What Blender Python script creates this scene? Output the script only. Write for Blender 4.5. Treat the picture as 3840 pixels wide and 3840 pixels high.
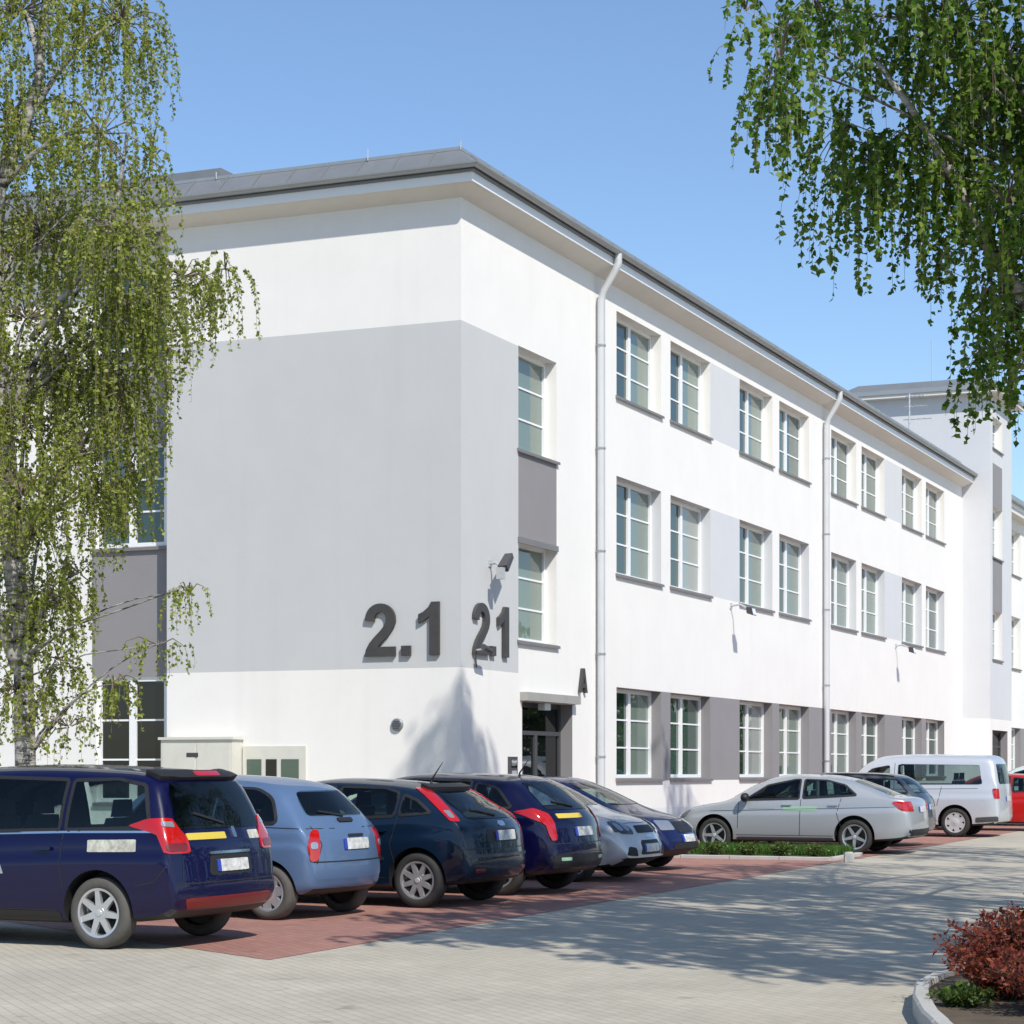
import bpy, bmesh, math, random
import numpy as np
from mathutils import Vector, Matrix
from mathutils.bvhtree import BVHTree
from mathutils.geometry import tessellate_polygon

R = math.radians
scene = bpy.context.scene
for o in list(bpy.data.objects):
    bpy.data.objects.remove(o)
COL = scene.collection

# ------------------------------------------------------------------ camera
CAM_H = 1.67
cam_d = bpy.data.cameras.new('camera')
cam = bpy.data.objects.new('camera', cam_d)
COL.objects.link(cam)
cam.location = (0, 0, CAM_H)
cam.rotation_euler = (R(90), 0, 0)
cam_d.sensor_width = 36
cam_d.lens = 77.33
cam_d.shift_y = 0.2547
cam_d.clip_start = 0.1
cam_d.clip_end = 3000
scene.camera = cam

# ------------------------------------------------------------------ sky and sun
SUN_EL = 45.0
SUN_DIR = Vector((0.442, -0.897, 0)).normalized()      # horizontal direction towards the sun
az = math.atan2(SUN_DIR.x, SUN_DIR.y)                  # clockwise from +Y
world = bpy.data.worlds.new('World')
scene.world = world
world.use_nodes = True
wn = world.node_tree
wn.nodes.clear()
wo = wn.nodes.new('ShaderNodeOutputWorld')
wb = wn.nodes.new('ShaderNodeBackground')
sky = wn.nodes.new('ShaderNodeTexSky')
sky.sky_type = 'NISHITA'
sky.sun_disc = False
sky.sun_elevation = R(SUN_EL)
sky.sun_rotation = az
sky.altitude = 100
sky.air_density = 1.0
sky.dust_density = 0.5
sky.ozone_density = 4.5
wb.inputs['Strength'].default_value = 0.142
wn.links.new(sky.outputs[0], wb.inputs[0])
wn.links.new(wb.outputs[0], wo.inputs[0])

sun_d = bpy.data.lights.new('sun', 'SUN')
sun_d.energy = 4.0
sun_d.angle = R(0.55)
sun_d.color = (1.0, 0.955, 0.88)
sun = bpy.data.objects.new('sun', sun_d)
COL.objects.link(sun)
tosun = Vector((SUN_DIR.x * math.cos(R(SUN_EL)), SUN_DIR.y * math.cos(R(SUN_EL)), math.sin(R(SUN_EL))))
sun.rotation_euler = (-tosun).to_track_quat('-Z', 'Y').to_euler()
sun.location = (10, -20, 30)

scene.view_settings.view_transform = 'Standard'
scene.view_settings.look = 'None'
scene.view_settings.exposure = 0.22
scene.view_settings.gamma = 1.0
scene.view_settings.use_curve_mapping = False

# ------------------------------------------------------------------ frame of the place
THETA = 23.18
BX, BY = -0.90, 38.90                                  # building corner on the plan
U = Vector((math.sin(R(THETA)), math.cos(R(THETA))))   # along the long front, away from us
V = Vector((-math.cos(R(THETA)), math.sin(R(THETA))))  # along the end wall, to the left
def gz(y): return 0.0075 * (y - 21.0)                  # the lot rises gently
def uv(u, v):
    p = Vector((BX, BY)) + U * u + V * v
    return p.x, p.y
def gp(u, v, dz=0.0):
    x, y = uv(u, v)
    return Vector((x, y, gz(y) + dz))

# ------------------------------------------------------------------ materials
MATS = {}
def nm(name):
    m = bpy.data.materials.new(name)
    m.use_nodes = True
    MATS[name] = m
    return m, m.node_tree.nodes, m.node_tree.links, m.node_tree.nodes['Principled BSDF']

def simple(name, col, rough=0.5, metal=0.0, coat=0.0, spec=None, bump=0.0, bscale=60.0, var=0.0, vscale=3.0, ior=None):
    m, N, L, p = nm(name)
    p.inputs['Base Color'].default_value = (*col, 1)
    p.inputs['Roughness'].default_value = rough
    p.inputs['Metallic'].default_value = metal
    p.inputs['Coat Weight'].default_value = coat
    p.inputs['Coat Roughness'].default_value = 0.03
    if spec is not None: p.inputs['Specular IOR Level'].default_value = spec
    if ior: p.inputs['IOR'].default_value = ior
    if bump or var:
        tc = N.new('ShaderNodeTexCoord')
    if bump:
        n = N.new('ShaderNodeTexNoise'); n.inputs['Scale'].default_value = bscale; n.inputs['Detail'].default_value = 4
        L.new(tc.outputs['Object'], n.inputs['Vector'])
        b = N.new('ShaderNodeBump'); b.inputs['Strength'].default_value = bump; b.inputs['Distance'].default_value = 0.01
        L.new(n.outputs['Fac'], b.inputs['Height']); L.new(b.outputs[0], p.inputs['Normal'])
    if var:
        n2 = N.new('ShaderNodeTexNoise'); n2.inputs['Scale'].default_value = vscale; n2.inputs['Detail'].default_value = 6
        n2.inputs['Roughness'].default_value = 0.65
        L.new(tc.outputs['Object'], n2.inputs['Vector'])
        mr = N.new('ShaderNodeMapRange')
        mr.inputs['From Min'].default_value = 0.3; mr.inputs['From Max'].default_value = 0.7
        mr.inputs['To Min'].default_value = 1 - var; mr.inputs['To Max'].default_value = 1 + var * 0.6
        L.new(n2.outputs['Fac'], mr.inputs['Value'])
        mx = N.new('ShaderNodeMix'); mx.data_type = 'RGBA'; mx.blend_type = 'MULTIPLY'; mx.inputs['Factor'].default_value = 1
        mx.inputs['A'].default_value = (*col, 1)
        L.new(mr.outputs[0], mx.inputs['B']); L.new(mx.outputs['Result'], p.inputs['Base Color'])
        if name.endswith('plaster'):                    # faint rain streaks
            mp = N.new('ShaderNodeMapping'); mp.inputs['Scale'].default_value = (2.6, 2.6, 0.16); L.new(tc.outputs['Object'], mp.inputs['Vector'])
            n4 = N.new('ShaderNodeTexNoise'); n4.inputs['Scale'].default_value = 1.0; n4.inputs['Detail'].default_value = 5; L.new(mp.outputs[0], n4.inputs['Vector'])
            m4 = N.new('ShaderNodeMapRange'); m4.inputs['From Min'].default_value = 0.56; m4.inputs['From Max'].default_value = 0.75; m4.inputs['To Min'].default_value = 1.0; m4.inputs['To Max'].default_value = 0.97
            L.new(n4.outputs['Fac'], m4.inputs['Value'])
            mx4 = N.new('ShaderNodeMix'); mx4.data_type = 'RGBA'; mx4.blend_type = 'MULTIPLY'; mx4.inputs['Factor'].default_value = 1
            L.new(mx.outputs['Result'], mx4.inputs['A']); L.new(m4.outputs[0], mx4.inputs['B']); L.new(mx4.outputs['Result'], p.inputs['Base Color'])
    return m

simple('white_plaster', (0.80, 0.78, 0.745), 0.85, bump=0.25, bscale=55, var=0.035, vscale=0.7)
simple('grey_plaster', (0.535, 0.54, 0.54), 0.85, bump=0.25, bscale=55, var=0.03, vscale=0.7)
simple('pale_plaster', (0.60, 0.61, 0.625), 0.85, bump=0.25, bscale=55, var=0.03, vscale=0.8)
simple('dark_plaster', (0.255, 0.245, 0.25), 0.85, bump=0.25, bscale=55, var=0.05, vscale=0.9)
simple('plinth_plaster', (0.70, 0.71, 0.72), 0.85, bump=0.3, bscale=40, var=0.08, vscale=1.2)
simple('soffit_paint', (0.70, 0.67, 0.61), 0.7, bump=0.05, var=0.04)
simple('sheet_metal', (0.23, 0.24, 0.25), 0.5, metal=0.3, bump=0.05, bscale=8, var=0.10, vscale=2)
simple('gutter_metal', (0.36, 0.38, 0.39), 0.42, metal=0.45, var=0.07, vscale=2)
simple('pipe_metal', (0.60, 0.61, 0.62), 0.45, metal=0.2, var=0.06, vscale=1.5)
simple('sill_metal', (0.20, 0.19, 0.19), 0.5, metal=0.1, var=0.08)
simple('white_upvc', (0.82, 0.83, 0.83), 0.35)
simple('letter_paint', (0.055, 0.052, 0.05), 0.55, var=0.2, vscale=4)
simple('beige_paint', (0.62, 0.61, 0.54), 0.6, var=0.06, vscale=4)
simple('dark_metal', (0.05, 0.05, 0.05), 0.5)
simple('light_metal', (0.55, 0.56, 0.57), 0.4, metal=0.4)
simple('lamp_glass', (0.75, 0.76, 0.78), 0.2)
simple('rubber', (0.026, 0.025, 0.024), 0.8, bump=0.2, bscale=80, var=0.2, vscale=9)
simple('worn_rubber', (0.085, 0.08, 0.072), 0.85, bump=0.2, bscale=80, var=0.2, vscale=7)
simple('black_plastic', (0.015, 0.015, 0.016), 0.55)
simple('grey_plastic', (0.06, 0.06, 0.065), 0.6)
simple('rim_metal', (0.66, 0.67, 0.68), 0.30, metal=0.75, var=0.06, vscale=9)
simple('dark_steel', (0.05, 0.05, 0.05), 0.5, metal=0.6)
simple('chrome', (0.75, 0.76, 0.78), 0.12, metal=1.0)
simple('red_lens', (0.42, 0.006, 0.006), 0.12, coat=1.0)
simple('dull_red_lens', (0.16, 0.012, 0.012), 0.3, coat=0.4)
simple('clear_lens', (0.36, 0.38, 0.41), 0.08, metal=0.5, coat=1.0)
simple('dark_lens', (0.03, 0.035, 0.04), 0.08, coat=1.0)
simple('plate_white', (0.62, 0.62, 0.60), 0.4, var=0.45, vscale=13)
simple('plate_blue', (0.03, 0.06, 0.35), 0.4)
simple('yellow_sticker', (0.60, 0.46, 0.06), 0.45)
simple('pale_sticker', (0.52, 0.52, 0.44), 0.5, var=0.5, vscale=16)
simple('green_sticker', (0.30, 0.50, 0.34), 0.5)
simple('grey_sticker', (0.30, 0.34, 0.36), 0.45)
simple('stone_grey', (0.34, 0.33, 0.31), 0.8, bump=0.2, var=0.08)
simple('concrete', (0.45, 0.44, 0.41), 0.9, bump=0.4, bscale=40, var=0.12, vscale=3)
simple('soil', (0.10, 0.075, 0.05), 0.95, bump=0.6, bscale=20, var=0.3, vscale=5)

def glass_mat(name, base, ior, rough=0.015, wave=0.04):
    m, N, L, p = nm(name)
    p.inputs['Base Color'].default_value = (*base, 1)
    p.inputs['Roughness'].default_value = rough
    p.inputs['IOR'].default_value = ior
    tc = N.new('ShaderNodeTexCoord')
    n = N.new('ShaderNodeTexNoise'); n.inputs['Scale'].default_value = 1.6
    L.new(tc.outputs['Object'], n.inputs['Vector'])
    b = N.new('ShaderNodeBump'); b.inputs['Strength'].default_value = wave; b.inputs['Distance'].default_value = 0.05
    L.new(n.outputs['Fac'], b.inputs['Height']); L.new(b.outputs[0], p.inputs['Normal'])
    return m
glass_mat('window_glass', (0.055, 0.095, 0.075), 1.9)  # green base tints paint reflected trees into the window panes
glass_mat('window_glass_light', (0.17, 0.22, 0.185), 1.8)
glass_mat('window_glass_deep', (0.022, 0.045, 0.032), 1.9)
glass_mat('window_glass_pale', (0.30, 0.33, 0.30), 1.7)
glass_mat('dark_window_glass', (0.006, 0.007, 0.008), 1.6)

def car_glass_mat(name, tint, ior=1.52):
    m, N, L, p = nm(name)
    N.remove(p); out = N['Material Output']
    t = N.new('ShaderNodeBsdfTransparent'); t.inputs['Color'].default_value = (*tint, 1)
    g = N.new('ShaderNodeBsdfGlossy'); g.inputs['Roughness'].default_value = 0.01
    f = N.new('ShaderNodeFresnel'); f.inputs['IOR'].default_value = ior
    mx = N.new('ShaderNodeMixShader')
    L.new(f.outputs[0], mx.inputs[0]); L.new(t.outputs[0], mx.inputs[1]); L.new(g.outputs[0], mx.inputs[2]); L.new(mx.outputs[0], out.inputs['Surface'])
car_glass_mat('car_glass', (0.46, 0.54, 0.54), 1.55)
car_glass_mat('green_car_glass', (0.72, 0.86, 0.80))
simple('seat_cloth', (0.08, 0.085, 0.09), 0.9, bump=0.2, bscale=60, var=0.2, vscale=8)
simple('cabin_lining', (0.16, 0.16, 0.155), 0.85)
def car_paint(name, col, metal=0.0, rough=0.38):
    m, N, L, p = nm(name)
    p.inputs['Base Color'].default_value = (*col, 1)
    p.inputs['Metallic'].default_value = metal
    p.inputs['Roughness'].default_value = rough
    p.inputs['Specular IOR Level'].default_value = 0.15
    p.inputs['Coat Weight'].default_value = 0.75
    p.inputs['Coat Roughness'].default_value = 0.05
    tc = N.new('ShaderNodeTexCoord')
    n = N.new('ShaderNodeTexNoise'); n.inputs['Scale'].default_value = 2.5; n.inputs['Detail'].default_value = 5
    L.new(tc.outputs['Object'], n.inputs['Vector'])
    mr = N.new('ShaderNodeMapRange'); mr.inputs['To Min'].default_value = 0.0; mr.inputs['To Max'].default_value = 0.07
    L.new(n.outputs['Fac'], mr.inputs['Value']); L.new(mr.outputs[0], p.inputs['Coat Roughness'])
    return m
car_paint('navy_paint', (0.002, 0.002, 0.034))
car_paint('light_blue_paint', (0.10, 0.165, 0.29), 0.2)
car_paint('dark_teal_paint', (0.004, 0.014, 0.034), 0.2)
car_paint('indigo_paint', (0.0015, 0.0015, 0.026))
car_paint('silver_paint', (0.60, 0.60, 0.60), 0.35)
car_paint('silver_green_paint', (0.42, 0.44, 0.46), 0.4)
car_paint('blue_paint', (0.006, 0.010, 0.06), 0.1)
car_paint('grey_paint', (0.10, 0.115, 0.13), 0.3)
car_paint('van_silver_paint', (0.58, 0.61, 0.66), 0.4)
car_paint('red_paint', (0.42, 0.012, 0.01))
car_paint('pale_paint', (0.55, 0.66, 0.64), 0.1)

def paver_mat(name, c1, c2, cm):
    m, N, L, p = nm(name)
    tc = N.new('ShaderNodeTexCoord')
    mp = N.new('ShaderNodeMapping'); mp.inputs['Rotation'].default_value = (0, 0, R(90 - THETA))
    L.new(tc.outputs['Object'], mp.inputs['Vector'])
    br = N.new('ShaderNodeTexBrick')
    br.inputs['Scale'].default_value = 1.0
    br.inputs['Brick Width'].default_value = 0.2; br.inputs['Row Height'].default_value = 0.1
    br.inputs['Mortar Size'].default_value = 0.006; br.inputs['Mortar Smooth'].default_value = 0.3
    br.inputs['Color1'].default_value = (*c1, 1); br.inputs['Color2'].default_value = (*c2, 1); br.inputs['Mortar'].default_value = (*cm, 1)
    L.new(mp.outputs[0], br.inputs['Vector'])
    n = N.new('ShaderNodeTexNoise'); n.inputs['Scale'].default_value = 0.7; n.inputs['Detail'].default_value = 8; n.inputs['Roughness'].default_value = 0.7
    L.new(tc.outputs['Object'], n.inputs['Vector'])
    mr = N.new('ShaderNodeMapRange'); mr.inputs['From Min'].default_value = 0.3; mr.inputs['From Max'].default_value = 0.7
    mr.inputs['To Min'].default_value = 0.84; mr.inputs['To Max'].default_value = 1.12
    L.new(n.outputs['Fac'], mr.inputs['Value'])
    mx = N.new('ShaderNodeMix'); mx.data_type = 'RGBA'; mx.blend_type = 'MULTIPLY'; mx.inputs['Factor'].default_value = 1
    L.new(br.outputs['Color'], mx.inputs['A']); L.new(mr.outputs[0], mx.inputs['B'])
    # oil spots and dirt with a shape of their own
    n3 = N.new('ShaderNodeTexNoise'); n3.inputs['Scale'].default_value = 1.9; n3.inputs['Detail'].default_value = 3
    L.new(tc.outputs['Object'], n3.inputs['Vector'])
    mr3 = N.new('ShaderNodeMapRange'); mr3.inputs['From Min'].default_value = 0.66; mr3.inputs['From Max'].default_value = 0.74
    mr3.inputs['To Min'].default_value = 1.0; mr3.inputs['To Max'].default_value = 0.72
    L.new(n3.outputs['Fac'], mr3.inputs['Value'])
    mx2 = N.new('ShaderNodeMix'); mx2.data_type = 'RGBA'; mx2.blend_type = 'MULTIPLY'; mx2.inputs['Factor'].default_value = 1
    L.new(mx.outputs['Result'], mx2.inputs['A']); L.new(mr3.outputs[0], mx2.inputs['B'])
    L.new(mx2.outputs['Result'], p.inputs['Base Color'])
    p.inputs['Roughness'].default_value = 0.85
    b = N.new('ShaderNodeBump'); b.inputs['Strength'].default_value = 0.5; b.inputs['Distance'].default_value = 0.006
    inv = N.new('ShaderNodeMath'); inv.operation = 'SUBTRACT'; inv.inputs[0].default_value = 1
    L.new(br.outputs['Fac'], inv.inputs[1]); L.new(inv.outputs[0], b.inputs['Height']); L.new(b.outputs[0], p.inputs['Normal'])
    return m
paver_mat('grey_pavers', (0.47, 0.43, 0.345), (0.435, 0.395, 0.315), (0.35, 0.315, 0.25))
paver_mat('red_pavers', (0.37, 0.185, 0.145), (0.32, 0.155, 0.122), (0.24, 0.13, 0.10))
simple('far_ground', (0.16, 0.17, 0.10), 0.95, var=0.25, vscale=0.2)

def leaf_mat(name, cols, trans=0.35):
    m, N, L, p = nm(name)
    N.remove(p)
    out = N['Material Output']
    g = N.new('ShaderNodeNewGeometry')
    cr = N.new('ShaderNodeValToRGB')
    while len(cr.color_ramp.elements) < len(cols): cr.color_ramp.elements.new(0.5)
    for i, c in enumerate(cols):
        cr.color_ramp.elements[i].position = i / max(1, len(cols) - 1)
        cr.color_ramp.elements[i].color = (*c, 1)
    L.new(g.outputs['Random Per Island'], cr.inputs[0])
    d = N.new('ShaderNodeBsdfPrincipled'); d.inputs['Roughness'].default_value = 0.45
    d.inputs['Specular IOR Level'].default_value = 0.35
    t = N.new('ShaderNodeBsdfTranslucent')
    L.new(cr.outputs[0], d.inputs['Base Color']); L.new(cr.outputs[0], t.inputs['Color'])
    mx = N.new('ShaderNodeMixShader'); mx.inputs[0].default_value = trans
    L.new(d.outputs[0], mx.inputs[1]); L.new(t.outputs[0], mx.inputs[2]); L.new(mx.outputs[0], out.inputs['Surface'])
    return m
leaf_mat('birch_leaf', [(0.15, 0.215, 0.026), (0.25, 0.31, 0.038), (0.34, 0.385, 0.06), (0.44, 0.46, 0.15)], 0.5)
leaf_mat('deep_leaf', [(0.055, 0.135, 0.016), (0.105, 0.21, 0.022), (0.175, 0.29, 0.034), (0.27, 0.37, 0.065)], 0.5)
leaf_mat('belt_leaf', [(0.02, 0.05, 0.01), (0.05, 0.09, 0.016), (0.08, 0.12, 0.025)], 0.2)
leaf_mat('barberry_leaf', [(0.10, 0.02, 0.016), (0.22, 0.04, 0.025), (0.30, 0.09, 0.035), (0.16, 0.035, 0.035)], 0.35)
leaf_mat('cover_leaf', [(0.04, 0.09, 0.015), (0.09, 0.15, 0.025), (0.13, 0.18, 0.04)], 0.3)
leaf_mat('grass_blade', [(0.03, 0.10, 0.012), (0.06, 0.15, 0.02), (0.10, 0.18, 0.03)], 0.3)

def bark_mat():
    m, N, L, p = nm('birch_bark')
    tc = N.new('ShaderNodeTexCoord')
    mp = N.new('ShaderNodeMapping'); mp.inputs['Scale'].default_value = (2.2, 2.2, 9)
    L.new(tc.outputs['Object'], mp.inputs['Vector'])
    n = N.new('ShaderNodeTexNoise'); n.inputs['Scale'].default_value = 1.3; n.inputs['Detail'].default_value = 7; n.inputs['Roughness'].default_value = 0.7
    L.new(mp.outputs[0], n.inputs['Vector'])
    cr = N.new('ShaderNodeValToRGB')
    cr.color_ramp.elements[0].position = 0.40; cr.color_ramp.elements[0].color = (0.03, 0.027, 0.023, 1)
    cr.color_ramp.elements[1].position = 0.56; cr.color_ramp.elements[1].color = (0.40, 0.385, 0.35, 1)
    L.new(n.outputs['Fac'], cr.inputs[0]); L.new(cr.outputs[0], p.inputs['Base Color'])
    p.inputs['Roughness'].default_value = 0.8
    b = N.new('ShaderNodeBump'); b.inputs['Strength'].default_value = 0.6; b.inputs['Distance'].default_value = 0.02
    L.new(n.outputs['Fac'], b.inputs['Height']); L.new(b.outputs[0], p.inputs['Normal'])
bark_mat()
simple('twig_bark', (0.20, 0.16, 0.12), 0.85, var=0.3, vscale=4)
simple('dark_bark', (0.09, 0.07, 0.05), 0.9, bump=0.5, bscale=15, var=0.3)

# ------------------------------------------------------------------ mesh helpers
class MB:
    """collects polygons for ONE mesh"""
    def __init__(s): s.v = []; s.f = []; s.m = []; s.cur = 0
    def add(s, vs, fs, m=None):
        k = len(s.v); s.v += [tuple(q) for q in vs]
        for f in fs:
            s.f.append([i + k for i in f]); s.m.append(s.cur if m is None else m)
    def quad(s, a, b, c, d, m=None): s.add([a, b, c, d], [(0, 1, 2, 3)], m)
    def box(s, x0, x1, y0, y1, z0, z1, m=None):
        s.add([(x0, y0, z0), (x1, y0, z0), (x1, y1, z0), (x0, y1, z0), (x0, y0, z1), (x1, y0, z1), (x1, y1, z1), (x0, y1, z1)],
              [(0, 3, 2, 1), (4, 5, 6, 7), (0, 1, 5, 4), (1, 2, 6, 5), (2, 3, 7, 6), (3, 0, 4, 7)], m)
    def tube(s, pts, rad, n=8, m=None, cap=True):
        pts = [Vector(p) for p in pts]
        rad = rad if isinstance(rad, (list, tuple)) else [rad] * len(pts)
        vs = []; ref = Vector((0.13, 0.21, 1)).normalized()
        for i, p in enumerate(pts):
            d = (pts[min(i + 1, len(pts) - 1)] - pts[max(i - 1, 0)]).normalized()
            a = d.cross(ref)
            if a.length < 0.05: a = d.cross(Vector((1, 0, 0)))
            a.normalize(); b = d.cross(a)
            for j in range(n):
                t = 2 * math.pi * j / n
                vs.append(p + (a * math.cos(t) + b * math.sin(t)) * rad[i])
        fs = []
        for i in range(len(pts) - 1):
            for j in range(n):
                fs.append((i * n + j, i * n + (j + 1) % n, (i + 1) * n + (j + 1) % n, (i + 1) * n + j))
        if cap:
            fs.append(tuple(range(n - 1, -1, -1))); fs.append(tuple(range((len(pts) - 1) * n, len(pts) * n)))
        s.add(vs, fs, m)
    def lathe_y(s, prof, n=32, m=None, cx=0, cz=0):
        """profile of (radius, y) turned round the y axis"""
        vs = []
        for (r, y) in prof:
            for j in range(n):
                t = 2 * math.pi * j / n
                vs.append((cx + r * math.cos(t), y, cz + r * math.sin(t)))
        fs = []
        for i in range(len(prof) - 1):
            for j in range(n):
                fs.append((i * n + j, i * n + (j + 1) % n, (i + 1) * n + (j + 1) % n, (i + 1) * n + j))
        s.add(vs, fs, m)
    def prism(s, poly, f0, f1, m=None):
        """closed 2d polygon swept between two mappings"""
        n = len(poly)
        vs = [f0(*p) for p in poly] + [f1(*p) for p in poly]
        fs = [tuple(range(n)), tuple(range(2 * n - 1, n - 1, -1))]
        for i in range(n): fs.append((i, (i + 1) % n, n + (i + 1) % n, n + i))
        s.add(vs, fs, m)
    def mesh(s, name, mats):
        me = bpy.data.meshes.new(name)
        me.from_pydata(s.v, [], s.f)
        for q in ([mats] if isinstance(mats, str) else mats): me.materials.append(MATS[q])
        me.polygons.foreach_set('material_index', s.m)
        me.update()
        return me
    def build(s, name, mats, parent=None, smooth=None, fix=True):
        me = s.mesh(name, mats)
        if fix: recalc(me)
        if smooth is not None: shade(me, smooth)
        return link(name, me, parent)

def recalc(me):
    bm = bmesh.new(); bm.from_mesh(me)
    bmesh.ops.recalc_face_normals(bm, faces=bm.faces)
    bm.to_mesh(me); bm.free()
def shade(me, ang):
    me.polygons.foreach_set('use_smooth', [True] * len(me.polygons))
    me.set_sharp_from_angle(angle=R(ang))
def link(name, data, parent=None):
    o = bpy.data.objects.new(name, data); COL.objects.link(o)
    if parent is not None: o.parent = parent
    return o
def empty(name, loc=(0, 0, 0), rz=0, parent=None):
    o = link(name, None, parent); o.location = loc; o.rotation_euler = (0, 0, rz)
    o.empty_display_size = 0.3
    return o
def tag(o, label=None, cat=None, group=None, kind=None):
    if label: o['label'] = label
    if cat: o['category'] = cat
    if group: o['group'] = group
    if kind: o['kind'] = kind
    return o

# ------------------------------------------------------------------ ground
def sheet(name, pts, dz, mat):
    mb = MB(); mb.add([(x, y, gz(y) + dz) for x, y in pts], [tuple(range(len(pts)))])
    return tag(mb.build(name, mat), kind='structure')
sheet('ground', [(-400, -60), (400, -60), (400, 1500), (-400, 1500)], -0.02, 'far_ground')
sheet('paved_lot', [(-60, -30), (70, -30), (70, 170), (-60, 170)], -0.004, 'grey_pavers')
sheet('parking_bays', [uv(-18.1, -6.35), uv(48, -6.35), uv(48, -0.8), uv(0, -0.8), uv(-13.0, 2.4)], 0.0, 'red_pavers')

# ------------------------------------------------------------------ buildings
HEAD = R(90 - THETA)
bld = empty('office_building', (BX, BY, 0.0), HEAD)
tag(bld, 'long three storey white and grey plastered building with flat eaves', 'building')
WM = ['white_plaster', 'grey_plaster', 'dark_plaster', 'plinth_plaster', 'pale_plaster']
def wall_grid(f, a0, a1, z0, z1, openings, bands, depth, extra_a=(), extra_z=(), rev=None):
    """f(a, z, d) -> local point; openings (a0,a1,z0,z1,reveal material); bands (a0,a1,z0,z1,material)"""
    mb = MB()
    A = sorted(set([a0, a1] + [q for o in openings for q in o[:2]] + [q for b in bands for q in b[:2]]))
    Z = sorted(set([z0, z1] + [q for o in openings for q in o[2:4]] + [q for b in bands for q in b[2:4]]))
    A = [a for a in A if a0 - 1e-6 <= a <= a1 + 1e-6]; Z = [z for z in Z if z0 - 1e-6 <= z <= z1 + 1e-6]
    for i in range(len(A) - 1):
        for j in range(len(Z) - 1):
            ca, cz = (A[i] + A[i + 1]) / 2, (Z[j] + Z[j + 1]) / 2
            if any(o[0] < ca < o[1] and o[2] < cz < o[3] for o in openings): continue
            m = 0
            for b in bands:
                if b[0] < ca < b[1] and b[2] < cz < b[3]: m = b[4]
            mb.quad(f(A[i], Z[j], 0), f(A[i + 1], Z[j], 0), f(A[i + 1], Z[j + 1], 0), f(A[i], Z[j + 1], 0), m)
    for (p, q, r, s, m) in openings:
        d = depth
        mb.quad(f(p, r, 0), f(p, s, 0), f(p, s, d), f(p, r, d), m)
        mb.quad(f(q, r, 0), f(q, r, d), f(q, s, d), f(q, s, 0), m)
        mb.quad(f(p, s, 0), f(q, s, 0), f(q, s, d), f(p, s, d), m)
        mb.quad(f(p, r, 0), f(p, r, d), f(q, r, d), f(q, r, 0), m)
    return mb

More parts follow.
